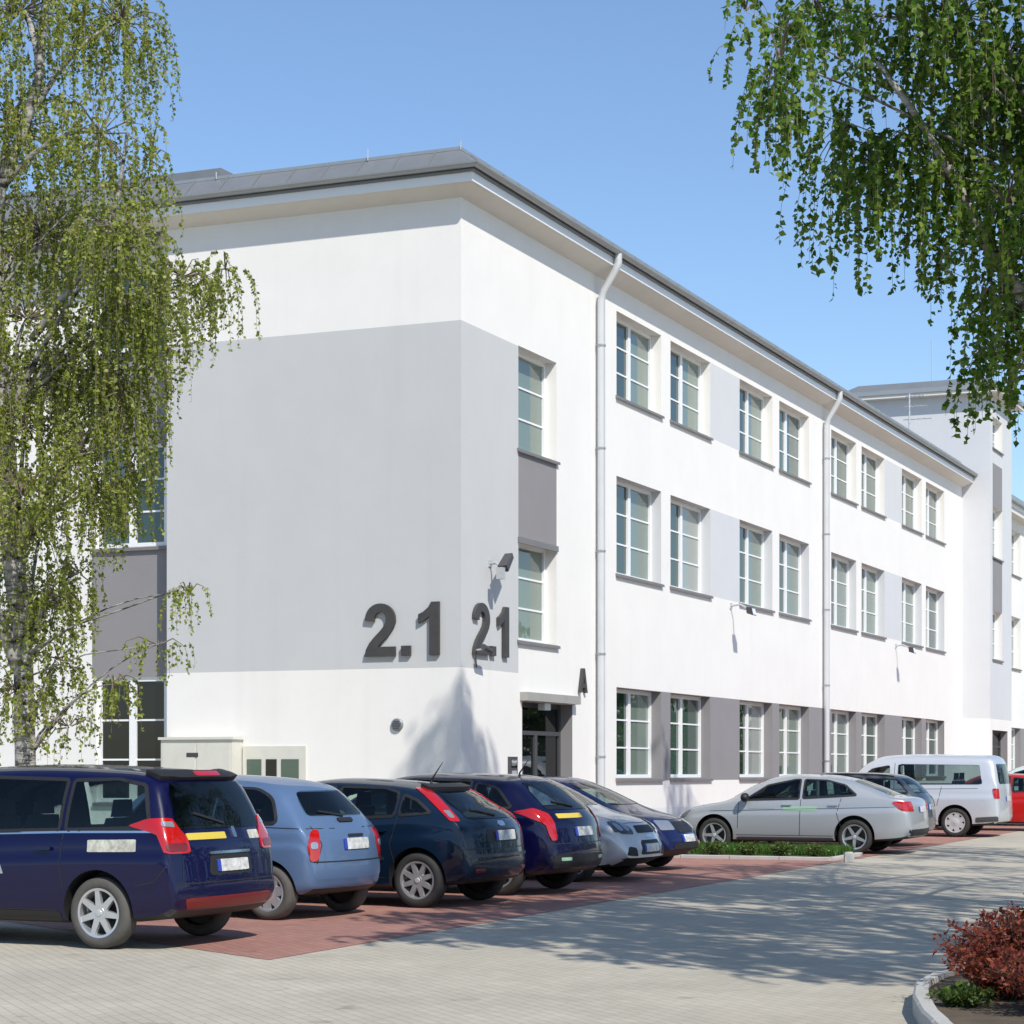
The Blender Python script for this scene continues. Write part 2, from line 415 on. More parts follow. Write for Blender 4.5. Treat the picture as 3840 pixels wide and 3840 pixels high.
# window with frame, two leaves, three rows of panes (or one leaf), sill
wr_ = random.Random(5)
def window(parent, f, a0, a1, z0, z1, d, leaves=2, rows=3, sill=True, glass='window_glass', sillmat='sill_metal', sub=1):
    """f(a,z,d) maps to parent space; frame sits at depth d"""
    fr = 0.085; mu = 0.15; bar = 0.035; t = 0.07
    mb = MB()
    def bx(p, q, r, s, e0, e1):
        c = [f(p, r, e0), f(q, r, e0), f(q, s, e0), f(p, s, e0), f(p, r, e1), f(q, r, e1), f(q, s, e1), f(p, s, e1)]
        mb.add(c, [(0, 1, 2, 3), (7, 6, 5, 4), (0, 4, 5, 1), (1, 5, 6, 2), (2, 6, 7, 3), (3, 7, 4, 0)])
    bx(a0, a0 + fr, z0, z1, d - t, d + 0.02); bx(a1 - fr, a1, z0, z1, d - t, d + 0.02)
    bx(a0 + fr, a1 - fr, z0, z0 + fr, d - t, d + 0.02); bx(a0 + fr, a1 - fr, z1 - fr, z1, d - t, d + 0.02)
    cells = []
    lw = ((a1 - a0) - 2 * fr - (leaves - 1) * mu) / leaves
    for l in range(leaves):
        p = a0 + fr + l * (lw + mu)
        if l: bx(p - mu, p, z0 + fr, z1 - fr, d - t, d + 0.02)
        h = (z1 - z0 - 2 * fr - (rows - 1) * bar) / rows
        for r in range(rows):
            q = z0 + fr + r * (h + bar)
            if r: bx(p, p + lw, q - bar, q, d - t * 0.6, d + 0.015)
            cells.append((p, p + lw, q, q + h, l))
    w = mb.build('window', 'white_upvc', parent)
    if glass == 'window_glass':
        gl = [wr_.choice(['window_glass_deep', 'window_glass', 'window_glass_deep']), wr_.choice(['window_glass_light', 'window_glass_light', 'window_glass', 'window_glass_pale'])]  # second leaf lighter: curtain and sunlit reveal's reflection put into its colour
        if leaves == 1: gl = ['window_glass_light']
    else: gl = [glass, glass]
    for (p, q, r, s, l) in cells:
        m = MB()
        c = [f(p - .004, r - .004, d - 0.02), f(q + .004, r - .004, d - 0.02), f(q + .004, s + .004, d - 0.02), f(p - .004, s + .004, d - 0.02)]
        c2 = [f(p - .004, r - .004, d), f(q + .004, r - .004, d), f(q + .004, s + .004, d), f(p - .004, s + .004, d)]
        m.add(c + c2, [(0, 1, 2, 3), (7, 6, 5, 4), (0, 4, 5, 1), (1, 5, 6, 2), (2, 6, 7, 3), (3, 7, 4, 0)])
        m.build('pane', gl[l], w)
    if sill:
        mb = MB()
        bx2 = [f(a0 - 0.06, z0 - 0.07, -0.06), f(a1 + 0.06, z0 - 0.07, -0.06), f(a1 + 0.06, z0 - 0.015, -0.06), f(a0 - 0.06, z0 - 0.015, -0.06),
               f(a0 - 0.06, z0 - 0.05, -0.004), f(a1 + 0.06, z0 - 0.05, -0.004), f(a1 + 0.06, z0 + 0.006, -0.004), f(a0 - 0.06, z0 + 0.006, -0.004)]
        mb.add(bx2, [(0, 1, 2, 3), (7, 6, 5, 4), (0, 4, 5, 1), (1, 5, 6, 2), (2, 6, 7, 3), (3, 7, 4, 0)])
        c = [f(a0 + .004, z0 + 0.004, -0.004), f(a1 - .004, z0 + 0.004, -0.004), f(a1 - .004, z0 + 0.012, d - t), f(a0 + .004, z0 + 0.012, d - t)]
        mb.add(c, [(0, 1, 2, 3)])
        mb.build('sill', sillmat, w)
    return w

FF = lambda a, z, d: (a, d, z)               # long front, outward is -y
def GG(x0): return lambda a, z, d: (x0 + d, a, z)   # end wall, outward is -x
RV = 0.30
WX = []
for k in range(4):
    s = 7.85 + 8.65 * k
    WX += [(s, s + 2.83), (s + 3.46, s + 6.33)]
EAVE = 11.87
LEV = [(1.55, 3.46), (5.85, 7.90), (9.58, 11.36)]
op = []
for (p, q) in WX:
    for i, (r, s) in enumerate(LEV): op.append((p, q, r, s, 2 if i == 0 else (4 if i == 1 else 0)))
NW = (2.59, 4.50)
op += [(NW[0], NW[1], 7.76, 9.69, 0), (NW[0], NW[1], 4.16, 6.05, 0), (2.77, 5.34, 0.16, 3.02, 2)]
bands = [(0, NW[0], 3.54, 9.68, 1), (NW[0], NW[1], 6.05, 7.70, 2),
         (7.85, 38.6, 1.50, 3.47, 2), (0, 43.1, -0.3, 0.9, 3)]
for k in (0, 2):
    a = WX[2 * k + 1][1]; b = WX[2 * k + 2][0]
    bands += [(a, b, 5.85, 7.9, 4), (a, b, 9.58, 11.36, 4)]
wall_grid(FF, 0, 43.1, -0.3, EAVE, op, bands, RV).build('wall', WM, bld)
# end wall
gop = [(3.05, 4.42, 1.48, 2.0, 0)]
wall_grid(GG(0), 0, 6.07, -0.3, EAVE, [], [(0, 6.07, 3.54, 9.68, 1), (0, 6.07, -0.3, 0.9, 3)], RV).build('wall', WM, bld)
REC = 0.4
rop = []
RW = [(6.32, 7.90)]
for (p, q) in RW:
    rop += [(p, q, 5.98, 7.95, 0), (p, q, 1.1, 3.5, 0), (p, q, 9.72, 11.3, 0)]
rb = [(6.07, 8.0, 3.5, 5.98, 2), (6.07, 8.0, 7.95, 9.72, 2)]
RW2 = [(10.2, 12.6), (14.0, 16.4)]
for (p, q) in RW2:
    for (r, s) in LEV: rop.append((p, q, r, s, 0))
mb = wall_grid(GG(REC), 6.07, 18.0, -0.3, EAVE, rop, rb, 0.12)
mb.quad((0, 6.07, -0.3), (REC, 6.07, -0.3), (REC, 6.07, EAVE), (0, 6.07, EAVE), 0)
mb.build('wall', WM, bld)
for (p, q) in RW:
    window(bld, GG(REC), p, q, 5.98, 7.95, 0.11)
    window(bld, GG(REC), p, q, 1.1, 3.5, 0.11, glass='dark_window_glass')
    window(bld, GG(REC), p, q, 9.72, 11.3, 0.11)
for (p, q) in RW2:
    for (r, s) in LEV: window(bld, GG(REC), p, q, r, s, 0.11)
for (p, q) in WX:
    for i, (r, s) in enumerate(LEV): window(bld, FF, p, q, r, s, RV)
window(bld, FF, NW[0], NW[1], 7.76, 9.69, RV, leaves=1, rows=3)
window(bld, FF, NW[0], NW[1], 4.16, 6.05, RV, leaves=1, rows=3)
# lintel over the grey panel between the narrow windows
mb = MB(); mb.box(NW[0] - .03, NW[1] + .03, -0.035, -0.003, 5.99, 6.10); mb.build('lintel', 'sill_metal', bld)
mb = MB(); mb.box(0.36, 0.397, 6.2, 8.0, 7.93, 8.02); mb.build('lintel', 'sill_metal', bld)

# eaves: white fascia, sloped soffit, gutter, metal apron and flat roof (L shaped run round the corner)
def eave_run(name, prof, mat, x1, y1, parent, closed=True, x0=0.0, y0=0.0):
    """profile of (offset outward, z) mitred round the corner; front to x1, end wall to y1"""
    mb = MB(); n = len(prof)
    vs = []
    for (o, z) in prof: vs.append((x1, y0 - o, z))
    for (o, z) in prof: vs.append((x0 - o, y0 - o, z))
    for (o, z) in prof: vs.append((x0 - o, y1, z))
    fs = []
    m = n if closed else n - 1
    for k in range(2):
        for i in range(m):
            j = (i + 1) % n
            fs.append((k * n + i, k * n + j, (k + 1) * n + j, (k + 1) * n + i))
    if closed: fs += [tuple(range(n)), tuple(range(3 * n - 1, 2 * n - 1, -1))]
    mb.add(vs, fs)
    return mb.build(name, mat, parent)
eave_run('soffit', [(0.0, 11.89), (0.0, 11.85), (0.36, 12.00), (0.36, 12.04), (0.1, 12.04)], 'soffit_paint', 43.1, 18, bld)
eave_run('fascia', [(0.362, 12.005), (0.40, 12.005), (0.40, 12.165), (0.362, 12.165)], 'white_upvc', 43.15, 18.05, bld)
eave_run('drip_edge', [(0.30, 12.167), (0.44, 12.167), (0.44, 12.205), (0.30, 12.205)], 'sheet_metal', 43.14, 18.04, bld)
# half round gutter
gp_ = [(0.50 + 0.085 * math.cos(t), 12.30 + 0.085 * math.sin(t)) for t in [math.pi + math.pi * i / 8 for i in range(9)]]
gp2 = [(0.50 + 0.075 * math.cos(t), 12.30 + 0.075 * math.sin(t)) for t in [2 * math.pi - math.pi * i / 8 for i in range(9)]]
eave_run('gutter', gp_ + gp2, 'gutter_metal', 43.12, 18.02, bld)
eave_run('roof_apron', [(0.42, 12.207), (0.42, 12.30), (-0.05, 12.72), (-0.05, 12.60), (0.3, 12.207)], 'sheet_metal', 43.1, 18, bld)
eave_run('roof_ridge', [(-0.02, 12.70), (-0.02, 12.76), (-0.16, 12.76), (-0.16, 12.70)], 'gutter_metal', 43.09, 18, bld)
mb = MB(); mb.add([(0.1, 0.1, 12.68), (43.0, 0.1, 12.68), (43.0, 17.9, 12.68), (0.1, 17.9, 12.68)], [(0, 1, 2, 3)])
mb.build('roof', 'sheet_metal', bld)
# standing seams on the apron
sm = MB(); sm.add([(-.012, -0.425, 12.302), (.012, -0.425, 12.302), (.012, 0.045, 12.722), (-.012, 0.045, 12.722),
                   (-.012, -0.405, 12.33), (.012, -0.405, 12.33), (.012, 0.03, 12.745), (-.012, 0.03, 12.745)],
                  [(0, 1, 2, 3), (7, 6, 5, 4), (0, 4, 5, 1), (1, 5, 6, 2), (2, 6, 7, 3), (3, 7, 4, 0)])
seam_me = sm.mesh('seam', 'sheet_metal'); recalc(seam_me)
for i in range(60):
    o = link('seam', seam_me, bld); o.location = (0.5 + i * 0.71, 0, 0)
for i in range(24):
    o = link('seam', seam_me, bld); o.rotation_euler = (0, 0, R(-90)); o.location = (0, 0.5 + i * 0.71, 0)
# raised block of roof further back
mb = MB(); mb.box(0.25, 6, 5.05, 17.5, 12.74, 12.98); mb.build('roof_upstand', 'sheet_metal', bld)
# downpipes with swan necks
def downpipe(x, z0, parent, r=0.078, y=-0.13, top=12.24, out=-0.50):
    mb = MB()
    mb.tube([(x, out, top), (x, out, top - 0.18), (x, out + 0.06, top - 0.32), (x, y - 0.05, top - 0.72), (x, y, top - 0.92), (x, y, z0)], r, 12)
    p = mb.build('downpipe', 'pipe_metal', parent, smooth=50)
    for z in (10.4, 8.3, 6.2, 4.1, 2.0):
        m = MB(); m.lathe_y([(r + .014, -0.02), (r + .014, 0.02), (r, 0.02)], 12)
        m.v = [(a + x, c + y, b + z) for (a, b, c) in m.v]
        m.box(x - .015, x + .015, y + .05, -0.002, z - .012, z + .012)
        m.build('bracket', 'gutter_metal', p)
downpipe(6.62, 0.2, bld); downpipe(24.2, 0.3, bld)
# lightning rods on the roof
for (x, y, h) in ((0.02, 0.02, 0.10), (0.0, 1.85, 0.16), (0.0, 5.0, 0.08)):
    mb = MB(); mb.tube([(x, y, 12.70), (x, y, 12.75 + h)], 0.012, 6); mb.build('lightning_rod', 'light_metal', bld)
# conductor strip with joints on the end wall is not visible; small drips under the sills left to the plaster
# entrance
mb = MB(); mb.box(2.66, 5.40, -0.16, -0.003, 3.03, 3.19); mb.build('door_canopy', 'stone_grey', bld)
def door(parent, a0, a1, z0, z1, y):
    mb = MB()
    w = 0.09
    for (p, q, r, s) in ((a0, a0 + w, z0, z1), (a1 - w, a1, z0, z1), (a0 + w, a1 - w, z1 - w, z1), (a0 + w, a1 - w, z1 - 0.62, z1 - 0.54),
                         ((a0 + a1) / 2 - 0.07, (a0 + a1) / 2 + 0.07, z0, z1 - 0.62), (a0 + w, (a0 + a1) / 2 - .07, z0, z0 + 0.16), ((a0 + a1) / 2 + .07, a1 - w, z0, z0 + 0.16)):
        mb.box(p, q, y - 0.05, y + 0.03, r, s)
    d = mb.build('door', 'grey_plastic', parent)
    for (p, q, r, s) in ((a0 + w, (a0 + a1) / 2 - 0.07, z0 + 0.16, z1 - 0.62), ((a0 + a1) / 2 + 0.07, a1 - w, z0 + 0.16, z1 - 0.62), (a0 + w, a1 - w, z1 - 0.54, z1 - w)):
        m = MB(); m.box(p - .003, q + .003, y - 0.012, y + 0.012, r - .003, s + .003); m.build('pane', 'dark_window_glass', d)
    m = MB(); xm = (a0 + a1) / 2
    m.tube([(xm - 0.12, y - 0.055, z0 + 1.3), (xm - 0.12, y - 0.11, z0 + 1.3), (xm - 0.12, y - 0.11, z0 + 0.85), (xm - 0.12, y - 0.055, z0 + 0.85)], 0.016, 8)
    m.build('handle', 'light_metal', d)
    return d
door(bld, 2.77, 5.34, 0.16, 3.02, RV)
# vent cap on the end wall
mb = MB(); mb.lathe_y([(0.0, -0.05), (0.10, -0.05), (0.115, -0.035), (0.115, -0.002)], 24)
mb.v = [(b, 1.25 + a, 2.53 + c) for (a, b, c) in mb.v]
vc = mb.build('vent_cap', 'sheet_metal', bld, smooth=40)
for k in range(4):
    m = MB(); zz = 2.53 - 0.06 + 0.04 * k; hw = 0.08 if k in (1, 2) else 0.055
    m.box(-0.062, -0.049, 1.25 - hw, 1.25 + hw, zz - 0.006, zz + 0.006); m.build('slat', 'dark_metal', vc)
# basement window group low on the end wall, cream surround
mb = MB(); mb.box(-0.03, -0.002, 3.10, 4.42, 1.2, 2.16); ws = mb.build('window_surround', 'beige_paint', bld)
for (p, q, g) in ((4.02, 4.32, 'window_glass'), (3.70, 3.92, 'dark_window_glass'), (3.24, 3.60, 'window_glass')):
    m = MB(); m.box(-0.045, -0.031, p, q, 1.35, 1.92); m.build('pane', g, ws)
# wall light over the door
mb = MB(); mb.box(3.85, 4.15, -0.02, 0.12, 2.88, 3.015); mb.build('wall_lamp', 'lamp_glass', bld)

# ---- stair tower
TX0, TX1, TV, TZ = 43.1, 47.2, -1.0, 15.15
tower = empty('stair_tower', (BX, BY, 0.0), HEAD)
tag(tower, 'taller pale grey stair tower between the white office fronts at the right', 'tower')
FT = lambda a, z, d: (a, TV + d, z)
tw = (43.55, 45.35)
top_ = [(tw[0], tw[1], 13.3, 14.4, 0), (tw[0], tw[1], 9.40, 11.20, 0), (tw[0], tw[1], 5.75, 7.50, 0), (43.5, 46.4, 0.25, 3.2, 2)]
tb = [(TX0, TX1, -0.3, TZ, 4), (tw[0], tw[1], 11.20, 12.75, 2), (tw[0], tw[1], 7.5, 9.4, 2), (TX0, TX1, -0.3, 3.6, 0)]
mb = wall_grid(FT, TX0, TX1, -0.3, TZ, top_, tb, 0.3)
for (p, q, z0_, z1_, m) in ((TV, 3.9, 3.6, TZ, 4), (TV, 3.9, -0.3, 3.6, 0)):
    mb.quad((TX0, p, z0_), (TX0, q, z0_), (TX0, q, z1_), (TX0, p, z1_), m)
    mb.quad((TX1, p, z0_), (TX1, q, z0_), (TX1, q, z1_), (TX1, p, z1_), m)
mb.quad((TX0, 3.9, 11), (TX1, 3.9, 11), (TX1, 3.9, TZ), (TX0, 3.9, TZ), 4)
mb.build('wall', WM, tower)
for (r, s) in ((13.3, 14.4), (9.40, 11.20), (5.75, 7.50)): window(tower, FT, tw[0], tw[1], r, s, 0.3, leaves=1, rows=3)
tt = MB(); tt.box(TX0 - 0.4, TX1 + 0.4, TV - 0.4, 4.3, TZ, TZ + 0.12); tt.build('soffit', 'soffit_paint', tower)
tt = MB(); tt.box(TX0 - 0.45, TX1 + 0.45, TV - 0.45, 4.35, TZ + 0.121, TZ + 0.28); tt.build('gutter', 'gutter_metal', tower)
tt = MB(); tt.add([(TX0 - .42, TV - .42, TZ + .281), (TX1 + .42, TV - .42, TZ + .281), (TX1 + .42, 4.3, TZ + .281), (TX0 - .42, 4.3, TZ + .281),
                   (TX0 + .1, TV + .1, TZ + .6), (TX1 - .1, TV + .1, TZ + .6), (TX1 - .1, 3.8, TZ + .6), (TX0 + .1, 3.8, TZ + .6)],
                  [(0, 1, 5, 4), (1, 2, 6, 5), (2, 3, 7, 6), (3, 0, 4, 7), (4, 5, 6, 7), (3, 2, 1, 0)])
tt.build('roof', 'sheet_metal', tower)
tt = MB(); tt.tube([(TX0 + 0.5, 1.2, TZ + .6), (TX0 + 0.5, 1.2, TZ + 2.2)], 0.02, 6); tt.build('lightning_rod', 'light_metal', tower)
d = door(tower, 43.5, 46.4, 0.25, 3.2, TV + 0.3)

# ---- continuation of the front beyond the tower
wing = empty('rear_wing', (BX, BY, 0.0), HEAD)
tag(wing, 'white wing with paired windows continuing beyond the stair tower at the right edge', 'building')
W2 = []
for k in range(3):
    s = 48.3 + 8.65 * k
    W2 += [(s, s + 2.83), (s + 3.46, s + 6.33)]
op = [(p, q, r, s, 2 if i == 0 else 0) for (p, q) in W2 for i, (r, s) in enumerate(LEV)]
wall_grid(FF, TX1, 75, -0.3, EAVE, op, [(48.3, 74, 1.5, 3.47, 2)], RV).build('wall', WM, wing)
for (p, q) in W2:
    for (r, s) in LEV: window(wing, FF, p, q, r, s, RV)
for (nm_, mat, y0_, y1_, z0_, z1_) in (('soffit', 'soffit_paint', -0.38, 0, 11.8, 12.0), ('fascia', 'white_upvc', -0.40, -0.05, 12.001, 12.16), ('gutter', 'gutter_metal', -0.58, -0.1, 12.165, 12.34)):
    m = MB(); m.box(TX1 + .004, 75, y0_, y1_, z0_, z1_); m.build(nm_, mat, wing)
m = MB(); m.add([(TX1 + .004, -0.5, 12.345), (75, -0.5, 12.345), (75, 0.1, 12.8), (TX1 + .004, 0.1, 12.8), (75, 12, 12.8), (TX1 + .004, 12, 12.8)], [(0, 1, 2, 3), (3, 2, 4, 5)])
m.build('roof', 'sheet_metal', wing)

# television aerial standing on the main roof in front of the tower
ant = empty('roof_aerial', (*uv(40.5, 1.3), 12.68), HEAD)
tag(ant, 'thin grey roof aerial with cross bars in front of the stair tower wall', 'aerial')
m = MB(); m.tube([(0, 0, 0), (0, 0, 2.2)], 0.03, 8); m.build('mast', 'light_metal', ant)
for z, l in ((1.3, 0.75), (1.75, 0.6), (2.1, 0.5)):
    m = MB(); m.tube([(0, -l, z), (0, l * .3, z)], 0.016, 6)
    for k in range(5): m.tube([(-.2, -l + k * l * .28, z), (.2, -l + k * l * .28, z)], 0.009, 5)
    m.build('cross_bar', 'light_metal', ant)

# ------------------------------------------------------------------ numbers and letters on the wall
def arc(cx, cy, r, a0, a1, n, ry=None):
    ry = ry or r
    return [(cx + r * math.cos(R(a0 + (a1 - a0) * i / n)), cy + ry * math.sin(R(a0 + (a1 - a0) * i / n))) for i in range(n + 1)]
# bold numerals, unit height 1
TWO = ([(0.02, 0.0), (0.66, 0.0), (0.66, 0.18), (0.30, 0.18)] +
       [(0.36, 0.25), (0.45, 0.33), (0.55, 0.43), (0.62, 0.53), (0.66, 0.64)] +
       arc(0.345, 0.70, 0.315, 0, 172, 14, 0.30) +
       [(0.03, 0.68), (0.22, 0.66)] + arc(0.345, 0.70, 0.125, 172, 8, 8, 0.135) +
       [(0.46, 0.64), (0.42, 0.56), (0.34, 0.47), (0.22, 0.36), (0.12, 0.25), (0.05, 0.13)])
ONE = [(0.27, 0.0), (0.47, 0.0), (0.47, 1.0), (0.31, 1.0), (0.25, 0.90), (0.15, 0.82), (0.04, 0.77), (0.04, 0.60), (0.16, 0.65), (0.27, 0.73)]
DOT = [(0, 0), (0.19, 0), (0.19, 0.19), (0, 0.19)]
AA = [(0.0, 0.0), (0.22, 0.0), (0.29, 0.21), (0.60, 0.21), (0.67, 0.0), (0.90, 0.0), (0.56, 1.0), (0.34, 1.0)]
AHOLE = [(0.35, 0.38), (0.54, 0.38), (0.445, 0.70)]
def glyph(name, poly, fn, thick, parent, mat='letter_paint'):
    bm = bmesh.new()
    vs = [bm.verts.new(fn(a, z, 0)) for a, z in poly]
    for t in tessellate_polygon([[Vector((a, z, 0)) for a, z in poly]]): bm.faces.new([vs[i] for i in t])
    r = bmesh.ops.extrude_face_region(bm, geom=bm.faces[:])
    off = Vector(fn(0, 0, thick)) - Vector(fn(0, 0, 0))
    bmesh.ops.translate(bm, verts=[v for v in r['geom'] if isinstance(v, bmesh.types.BMVert)], vec=off)
    bmesh.ops.recalc_face_normals(bm, faces=bm.faces[:])
    me = bpy.data.meshes.new(name); bm.to_mesh(me); bm.free()
    me.materials.append(MATS[mat])
    return link(name, me, parent)
H = 0.95
sg = empty('building_number', (BX, BY, 0), HEAD)
tag(sg, 'large dark number 2.1 on the grey end wall left of the corner', 'sign')
fg = lambda o: (lambda a, z, d: (-0.01 - d, 1.90 - (o + a * H), 3.76 + z * H))
glyph('numeral', TWO, fg(0), 0.06, sg); glyph('full_stop', DOT, fg(0.75), 0.06, sg); glyph('numeral', ONE, fg(1.05), 0.06, sg)
sf = empty('building_number', (BX, BY, 0), HEAD)
tag(sf, 'narrow looking dark number 2.1 on the front, right of the corner under the floodlight', 'sign')
H2 = 0.93; SX = 1.14
ff = lambda o: (lambda a, z, d: (0.42 + (o + a * H2 * SX), -0.01 - d, 3.80 + z * H2))
glyph('numeral', TWO, ff(0), 0.06, sf); glyph('full_stop', DOT, ff(0.78), 0.06, sf); glyph('numeral', ONE, ff(1.08), 0.06, sf)
sa = empty('entrance_letter', (BX, BY, 0), HEAD)
tag(sa, 'dark capital letter A above the entrance beside the downpipe', 'sign')
fa = lambda a, z, d: (5.62 + a * 0.44, -0.01 - d, 3.28 + z * 0.49)
glyph('letter', [(0.0, 0.0), (0.22, 0.0), (0.29, 0.21), (0.60, 0.21), (0.67, 0.0), (0.90, 0.0), (0.56, 1.0), (0.446, 1.0), (0.446, 0.69), (0.54, 0.38), (0.35, 0.38), (0.444, 0.69), (0.444, 1.0), (0.34, 1.0)], fa, 0.06, sa)

# ------------------------------------------------------------------ floodlights and cameras on the walls
def floodlight(u, z, label, y=-0.0, s=1.0, tilt=1):
    e = empty('floodlight', (*uv(u, y), z), HEAD); tag(e, label, 'floodlight', 'floodlights on the front')
    m = MB(); m.box(-0.06 * s, 0.06 * s, -0.03, -0.002, -0.07 * s, 0.07 * s); m.build('wall_plate', 'light_metal', e)
    m = MB(); m.tube([(0, -0.03, 0), (0, -0.25 * s, 0.03 * s), (-0.12 * s, -0.50 * s, -0.10 * s)], 0.025 * s, 8); m.build('arm', 'light_metal', e, smooth=50)
    m = MB()
    c = Vector((-0.14 * s, -0.55 * s, -0.16 * s))
    pts = [(-.16, -.06, .09), (.16, -.06, .09), (.12, .08, .10), (-.12, .08, .10), (-.16, -.10, -.10), (.16, -.10, -.10), (.12, .06, -.05), (-.12, .06, -.05)]
    m.add([tuple(c + Vector(p) * s) for p in pts], [(0, 1, 2, 3), (7, 6, 5, 4), (0, 4, 5, 1), (1, 5, 6, 2), (2, 6, 7, 3), (3, 7, 4, 0)])
    m.build('housing', 'grey_plastic', e)
    m = MB(); m.add([tuple(c + Vector(p) * s) for p in [(-.13, -.075, .07), (.13, -.075, .07), (.13, -.108, -.08), (-.13, -.108, -.08)]], [(0, 1, 2, 3)])
    m.build('lens', 'lamp_glass', e)
floodlight(15.75, 5.72, 'small floodlight on an arm below the second pair of middle windows')
floodlight(32.9, 5.66, 'small floodlight on an arm below the last pair of middle windows')
e = empty('floodlight', (*uv(1.25, 0), 5.48), HEAD); e.scale = (0.75,) * 3; tag(e, 'grey floodlight on a slanted bracket near the corner above the number', 'floodlight', 'floodlights on the front')
m = MB(); m.box(-0.08, 0.08, -0.03, -0.002, -0.08, 0.08); m.build('wall_plate', 'light_metal', e)
m = MB(); m.tube([(0, -0.03, 0), (-0.05, -0.2, 0.0), (-0.22, -0.42, -0.16)], 0.03, 8); m.build('arm', 'light_metal', e, smooth=50)
m = MB()
c0, c1 = Vector((0.28, -0.40, 0.20)), Vector((-0.22, -0.45, -0.16))
dx = (c1 - c0).normalized(); up = dx.cross(Vector((0, 1, 0))).normalized(); sd = dx.cross(up)
vs = [c0 + up * .07 + sd * .10, c0 - up * .07 + sd * .10, c0 - up * .07 - sd * .10, c0 + up * .07 - sd * .10, c1 + up * .09 + sd * .12, c1 - up * .09 + sd * .12, c1 - up * .09 - sd * .12, c1 + up * .09 - sd * .12]
m.add(vs, [(0, 1, 2, 3), (7, 6, 5, 4), (0, 4, 5, 1), (1, 5, 6, 2), (2, 6, 7, 3), (3, 7, 4, 0)]); m.build('housing', 'grey_plastic', e)
m = MB(); m.box(-0.42, -0.24, -0.52, -0.36, -0.42, -0.14); m.build('lamp_head', 'light_metal', e)
# small camera at the foot of the number
e = empty('security_camera', (*uv(0.50, 0), 3.86), HEAD); tag(e, 'small security camera with a hanging cable at the foot of the front number', 'camera')
m = MB(); m.tube([(0, -0.07, 0), (-0.05, -0.25, 0.02)], 0.02, 8); m.build('arm', 'light_metal', e)
m = MB(); m.tube([(-0.16, -0.28, 0.05), (0.18, -0.26, -0.01)], 0.055, 10); m.build('body', 'grey_plastic', e, smooth=50)
m = MB(); m.tube([(0, -0.07, 0), (0.02, -0.05, -0.14), (0.10, -0.03, -0.30)], 0.012, 6); m.build('cable', 'dark_metal', e)
# intercom box by the entrance
e = empty('intercom_panel', (*uv(2.25, 0), 1.75), HEAD); tag(e, 'small dark intercom panel on the wall left of the entrance', 'intercom')
m = MB(); m.box(-0.17, 0.17, -0.06, -0.003, -0.22, 0.22); m.build('case', 'grey_plastic', e)
m = MB(); m.box(-0.13, 0.13, -0.066, -0.061, 0.02, 0.17); m.build('screen', 'dark_window_glass', e)
m = MB(); m.box(-0.11, 0.11, -0.068, -0.061, -0.16, -0.04); m.build('keypad', 'light_metal', e)
# electrical cabinet at the foot of the end wall
e = empty('electrical_cabinet', (*uv(-0.02, 5.2), gz(40.8)), HEAD); tag(e, 'beige electrical cabinet against the end wall behind the dark blue people carrier', 'cabinet')
zt_ = 2.28 - gz(40.8)
m = MB(); m.box(-0.36, 0, -0.76, 0.76, 0.0, zt_); m.build('case', 'beige_paint', e)
m = MB(); m.box(-0.40, 0.0, -0.80, 0.80, zt_ + .002, zt_ + 0.05); m.build('lid', 'beige_paint', e)
for k in (-1, 1):
    m = MB(); m.box(-0.372, -0.361, k * 0.375 - 0.35, k * 0.375 + 0.35, 0.12, zt_ - 0.06); dd = m.build('door', 'beige_paint', e)
    mm = MB(); mm.box(-0.395, -0.373, k * 0.06 - 0.02, k * 0.06 + 0.02, zt_ * .5, zt_ * .5 + 0.12); mm.build('handle', 'dark_metal', dd)
mm = MB(); mm.box(-0.376, -0.373, -0.05, 0.20, zt_ - 0.32, zt_ - 0.24); mm.build('plate', 'dark_metal', e)


# ------------------------------------------------------------------ cars
def pchip(pts, x):
    """monotone cubic through (x, y) knots"""
    P = sorted(pts); X = np.array([p[0] for p in P], float); Y = np.array([p[1] for p in P], float)
    h = np.diff(X); d = np.diff(Y) / h; n = len(X); m = np.zeros(n)
    for i in range(1, n - 1):
        if d[i - 1] * d[i] > 0:
            w1 = 2 * h[i] + h[i - 1]; w2 = h[i] + 2 * h[i - 1]
            m[i] = (w1 + w2) / (w1 / d[i - 1] + w2 / d[i])
    m[0] = d[0]; m[-1] = d[-1]
    x = np.clip(np.asarray(x, float), X[0], X[-1]); k = np.clip(np.searchsorted(X, x) - 1, 0, n - 2)
    t = (x - X[k]) / h[k]
    return (2 * t**3 - 3 * t**2 + 1) * Y[k] + (t**3 - 2 * t**2 + t) * h[k] * m[k] + (-2 * t**3 + 3 * t**2) * Y[k + 1] + (t**3 - t**2) * h[k] * m[k + 1]

